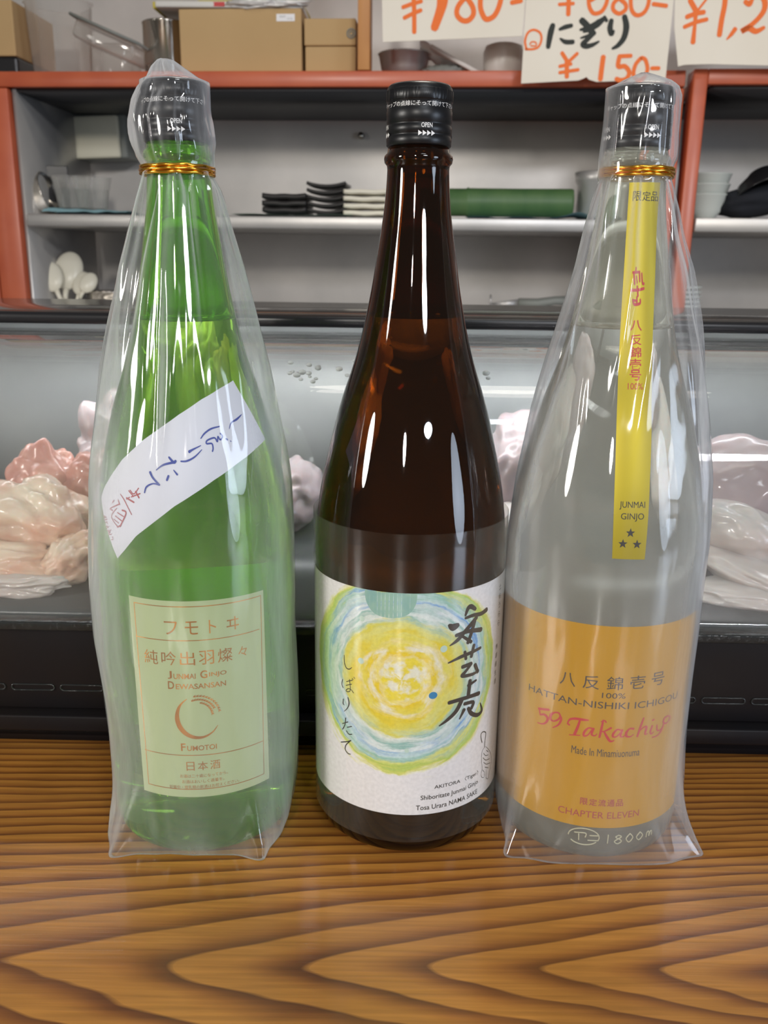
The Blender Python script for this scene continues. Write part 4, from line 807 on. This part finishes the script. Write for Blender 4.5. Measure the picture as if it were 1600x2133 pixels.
box('black_case', 'black case under the cardboard box at the left frame edge', 'case', -.09, .005, Zt, .619, .05, .2, 'black_plastic', .004)
# top board, right of the divider
bw = thing('steel_bowl', 'shiny steel bowl just right of the wooden divider, under the price sign', 'bowl', FB @ T(.618, .08, Zt))
link('body', lathe([(.000, .018), (.004, .028), (.016, .036), (.036, .040), (.037, .0415), (.038, .040), (.018, .034), (.006, .024), (.004, .001)], 48, capb=True), 'steel', bw)
wr = thing('foil_wrap', 'crumpled foil and mesh pack leaning between the steel bowl and white pot', 'foil pack', FB @ T(.688, .07, Zt))
link('crumpled_foil', sheet(lambda s, t: Vector((-.045+.095*s, -.02+.05*t, .040*(1-s)**1.2*(1+.3*sin(9*t))+.004*noise.noise(Vector((s*9, t*7, 1)))+.004)), 30, 16), 'foil', wr)
link('box_edge', BX((.010, -.026, .022), (.085, .010, .006), .001, RY(27)), 'white_plastic', wr)
link('mesh_pad', blob((-.005, -.015, .009), (.033, .012, .0085), 41, .3, 9, 4), 'grey_plastic', wr)
wp = thing('white_pot', 'glossy white round pot behind the two price signs', 'pot', FB @ T(.772, .07, Zt))
link('body', lathe([(0, .028), (.003, .0300), (.038, .031), (.046, .028), (.049, .020), (.050, .001)], 48, capb=True), 'white_plastic', wp)
# steel shelf
ds = thing('towel_dispenser', 'white square paper dispenser fixed to the steel wall above the clear cups', 'dispenser', FB @ T(.045, .27, .487))
link('front', BX((0, -.036, .036), (.104, .012, .072), .004, RY(-2)), 'cream_plastic', ds)
link('body', BX((.008, 0, .040), (.108, .062, .080), .004, RY(-2)), 'grey_plastic', ds)
bl = box('cutting_board', 'small dark board leaning at the left end of the steel shelf', 'board', .012, .050, Zs, .462, .10, .108, 'black_plastic', .001, rot=10)
sb = thing('steel_bowl', 'steel bowl standing on edge at the far left of the steel shelf', 'bowl', FB @ T(.030, .07, Zs+.035) @ Matrix.Rotation(radians(72), 4, 'Y'))
link('body', lathe([(-.03, .006), (-.027, .02), (-.015, .030), (0, .0345), (.001, .036), (.002, .0345), (-.013, .029), (-.025, .018), (-.027, .001)], 40), 'shiny_steel', sb)
tag(link('folded_cloth', sheet(lambda s, t: Vector((.140*s, .09*t, .004+.0075*sin(pi*min(1, t*1.4))*(.4+.6*(1-s))+.0022*noise.noise(Vector((s*7, t*5, 3))))), 30, 14), 'blue_cloth', mx=FB @ T(.037, .02, Zs)), 'light blue cloth folded under the clear cups on the steel shelf', 'cloth')
for k, (x, y) in enumerate(((.068, .075), (.098, .085))):
    cu_ = thing('plastic_cup', ('left' if k == 0 else 'right')+' one of two ribbed clear plastic cup stacks on the blue cloth', 'cup', FB @ T(x, y, Zs+.012), 'clear cups on the blue cloth')
    pr_ = [(0, .022), (.002, .024)]
    for j in range(6): pr_ += [(.030+j*.0036, .0275+j*.0008), (.0312+j*.0036, .0295+j*.0008), (.032+j*.0036, .0280+j*.0008)]
    link('cup_wall', lathe(pr_, 40, capb=True), 'clear_plastic', cu_)
tag(link('cloth', sheet(lambda s, t: Vector((.19*s, .1*t, .003+.001*sin(9*s))), 16, 6), 'mint_cloth', mx=FB @ T(.350, .015, Zs)), 'pale green cloth under the small black plates', 'cloth')
def plate(label, mat, x, y, z, sx, sy, group, sag, hh):
    def Z(s, t): return sag*((2*s-1)**2)+.0012*sin(12*s+z*900)*(.4 if sag < .002 else 0)
    bm = sheet(lambda s, t: Vector((sx*(s-.5), sy*(t-.5), Z(s, t)+.25*hh*((2*t-1)**2))), 20, 8)
    o = link('plate', bm, mat, mx=FB @ T(x, y, z)); sm = o.modifiers.new('s', 'SOLIDIFY'); sm.thickness = hh; sm.offset = 1
    return tag(o, label, 'plate', group)
ordn = ['lowest', 'second', 'third', 'fourth', 'fifth', 'topmost']
for k in range(3): plate(('topmost' if k == 2 else 'lowest' if k == 0 else 'middle')+' plate of the low stack of three black plates', 'black_plate', .430, .085, Zs+.0055+k*.0105, .072, .08, 'small black plates', .001, .0075)
for k in range(5): plate(('topmost' if k == 4 else ordn[k]+' from the bottom')+' of the five curved black plates beside the white plates', 'black_plate', .4985, .085, Zs+.005+k*.0100, .064, .08, 'curved black plates', .005, .0045)
for k in range(4): plate(('topmost' if k == 3 else ordn[k]+' from the bottom')+' of the four white plates behind the brown bottle', 'white_plate', .567, .085, Zs+.003+k*.0108, .080, .09, 'white plates', .0008, .006)
bmb = thing('bamboo', 'thick green bamboo stem lying on the steel shelf between the brown and clear bottles', 'bamboo', FB @ T(.78, .085, Zs+.0275) @ Matrix.Rotation(pi/2, 4, 'Y'))
link('stem', lathe([(-.125, .0205), (-.123, .0215), (-.058, .0215), (-.055, .0235), (-.052, .0222), (.02, .0218), (.110, .0222), (.114, .0215)], 40, capb=True, capt=True), 'bamboo_green', bmb)
tag(link('folded_cloth', sheet(lambda s, t: Vector((.21*s, .08*t, .002+.009*exp(-((s-.82)/.09)**2)*(1-t*.5)+.001*sin(20*s))), 40, 8), 'blue_cloth', mx=FB @ T(.725, .012, Zs)), 'light blue cloth with a peaked fold under the bamboo', 'cloth')
ct = thing('steel_pot', 'dull steel pot at the right end of the steel shelf, behind the clear bottle', 'pot', FB @ T(.935, .10, Zs))
link('body', lathe([(0, .03), (.003, .032), (.055, .033), (.062, .037), (.075, .038), (.076, .036), (.06, .031), (.004, .028)], 40, capb=True), 'steel', ct)
# lower board: ladles, small plates and the rest
def ladle(label, x, y, z, s, rot, mat='white_plate'):
    o = thing('ladle', label, 'ladle', FB @ T(x, y, z) @ Matrix.Rotation(radians(rot), 4, 'Y') @ Matrix.Rotation(radians(-20), 4, 'X'), 'ladles at the lower left')
    bm = bmesh.new(); r = bmesh.ops.create_uvsphere(bm, u_segments=24, v_segments=16, radius=1)
    for v in r['verts']:
        d = .35 if v.co.y > 0 else 1
        v.co = Vector((v.co.x*.026*s, v.co.y*.012*s*d, v.co.z*.034*s))
    link('bowl', bm, mat, o)
    tube_ = tube([(0, .002, -.030*s), (0, .003, -.042*s), (.001, .004, -.055*s)], [.006*s, .005*s, .005*s], 8); link('handle', tube_, mat, o)
ladle('largest cream ladle standing bowl-up at the lower left', .040, .10, .291, 1.0, 6)
ladle('cream ladle in front of the largest one, leaning left', .018, .08, .281, .8, -24)
ladle('small white ladle right of the largest one', .066, .09, .2705, .62, 16)
ladle('small round white spoon nearest the steel pan at lower left', .082, .08, .272, .55, 30)
sp_ = tag(link('wooden_spatula', tube([(-.030, .06, .060), (-.015, .06, .030), (.0, .06, .001)], [.004, .0045, .003], 8), 'bottom_wood', mx=FB @ T(0, 0, Zl)), 'reddish wooden stick leaning at the left post on the lower board', 'spatula')
pl = thing('shallow_pan', 'round shallow steel pan on the lower board next to the ladles', 'pan', FB @ T(.100, .12, Zl))
link('body', lathe([(0, .030), (.004, .036), (.012, .037), (.020, .038), (.022, .040), (.023, .0385), (.024, .001)], 40, capb=True), 'shiny_steel', pl)
kn = thing('knife', 'long dark-handled knife lying on the lower board between the brown and clear bottles', 'knife', FB @ T(.82, .12, Zl))
link('blade', prism([(-.05, .012), (.0, .020), (.0, .006), (-.04, .006)], -.002, .002), 'steel', kn)
link('handle', tube([(-.002, 0, .014), (.03, 0, .013), (.06, 0, .018), (.09, 0, .018)], [.007, .008, .007, .008], 10), 'grey_plastic', kn)
link('steel_ring', tube([(-.051, 0, .016), (-.048, 0, .016)], .010, 16), 'steel', kn)
for k in range(6):
    o = link('dish', lathe([(0, .018), (.002, .026), (.0062, .030), (.0066, .0288), (.003, .024), (.003, .001)], 36, capb=True), 'white_bowl', mx=FB @ T(1.092, .12, Zl+.001+k*.0076))
    tag(o, ('topmost' if k == 5 else ordn[k]+' from the bottom')+' of the stack of six pale dishes at lower right', 'dish', 'stacked pale dishes')
# right unit
for k in range(3):
    o = link('bowl', lathe([(0, .014), (.003, .016), (.014, .026), (.036, .033), (.037, .034), (.038, .0325), (.016, .024), (.006, .013), (.005, .001)], 40, capb=True), 'white_bowl', mx=FB @ T(1.106+.001*k, .09, Zr+.001+k*.0155))
    tag(o, ('lowest', 'middle', 'top')[k]+' of the three nested white bowls on the right shelf', 'bowl', 'nested white bowls')
bo = link('lacquer_bowl', lathe([(0, .020), (.004, .024), (.016, .042), (.034, .052), (.036, .053), (.037, .0515), (.018, .040), (.007, .022), (.006, .001)], 48, capb=True), 'black_plastic', mx=FB @ T(1.185, .085, Zr+.072) @ Matrix.Rotation(radians(155), 4, 'X') @ Matrix.Rotation(radians(14), 4, 'Y'))
tag(bo, 'glossy black bowl upside down on the black cloth at the right edge', 'bowl')
tag(link('black_cloth', blob((0, 0, .016), (.068, .05, .026), 51, .25, 1.6, 4, RY(-8)), 'dark_cloth', mx=FB @ T(1.185, .085, Zr+.015)), 'rumpled black cloth bundle under the black bowl', 'cloth')
b_ = bmesh.new(); tube([(0, .0, 0), (0, -.012, 0)], .006, 12, bm=b_); tag(link('wall_bolt', b_, 'shiny_steel', mx=FB @ T(.528, .31, .536)), 'shiny bolt head in the steel wall left of the brown bottle cap', 'bolt')

# ------------------------------------------------------------------ hand-lettered price signs
def sign(label, outline, sets):
    root = thing('price_sign', label, 'sign', FB @ T(0, -.030, 0))
    bd = link('board', prism([(x*mm, z*mm) for x, z in outline], 0, .0012), 'sign_board', root, smooth=False)
    F = lambda u, v, lift=0: Vector((u*mm, -.0004-lift, v*mm))
    for nm, key, mat, *sl in sets: link(nm, strokes(TR[key][sl[0]:sl[1]] if sl else TR[key], F, 0, .00002), mat, root, smooth=False)
sign('white paper sign with an orange price, leftmost of the three, above the brown bottle', [(593, 620), (793, 627), (799, 759), (588, 759)], [('orange_price', 's1', 'marker_orange')])
sign('white paper sign with black brush lettering and orange prices, hanging lowest of the three', [(795, 565), (877, 569), (884, 571.5), (888, 573.5), (892, 570), (903, 567), (930, 568), (960, 567), (1000, 566), (1003, 759), (797, 759)], [('upper_price', 's2o', 'marker_orange', 0, 9), ('circled_mark', 's2o', 'marker_orange', 9, 11), ('yen_sign', 's2o', 'marker_orange', 11, 16), ('lower_price', 's2o', 'marker_orange', 16, None), ('black_lettering', 's2k', 'brush_ink')])
sign('white paper sign with an orange price, rightmost, cut by the frame edge', [(1016, 587), (1024, 589), (1034, 589.5), (1060, 590), (1141, 588), (1240, 586), (1240, 759), (1003, 759), (1003, 672), (1006, 636)], [('orange_price', 's3', 'marker_orange')])
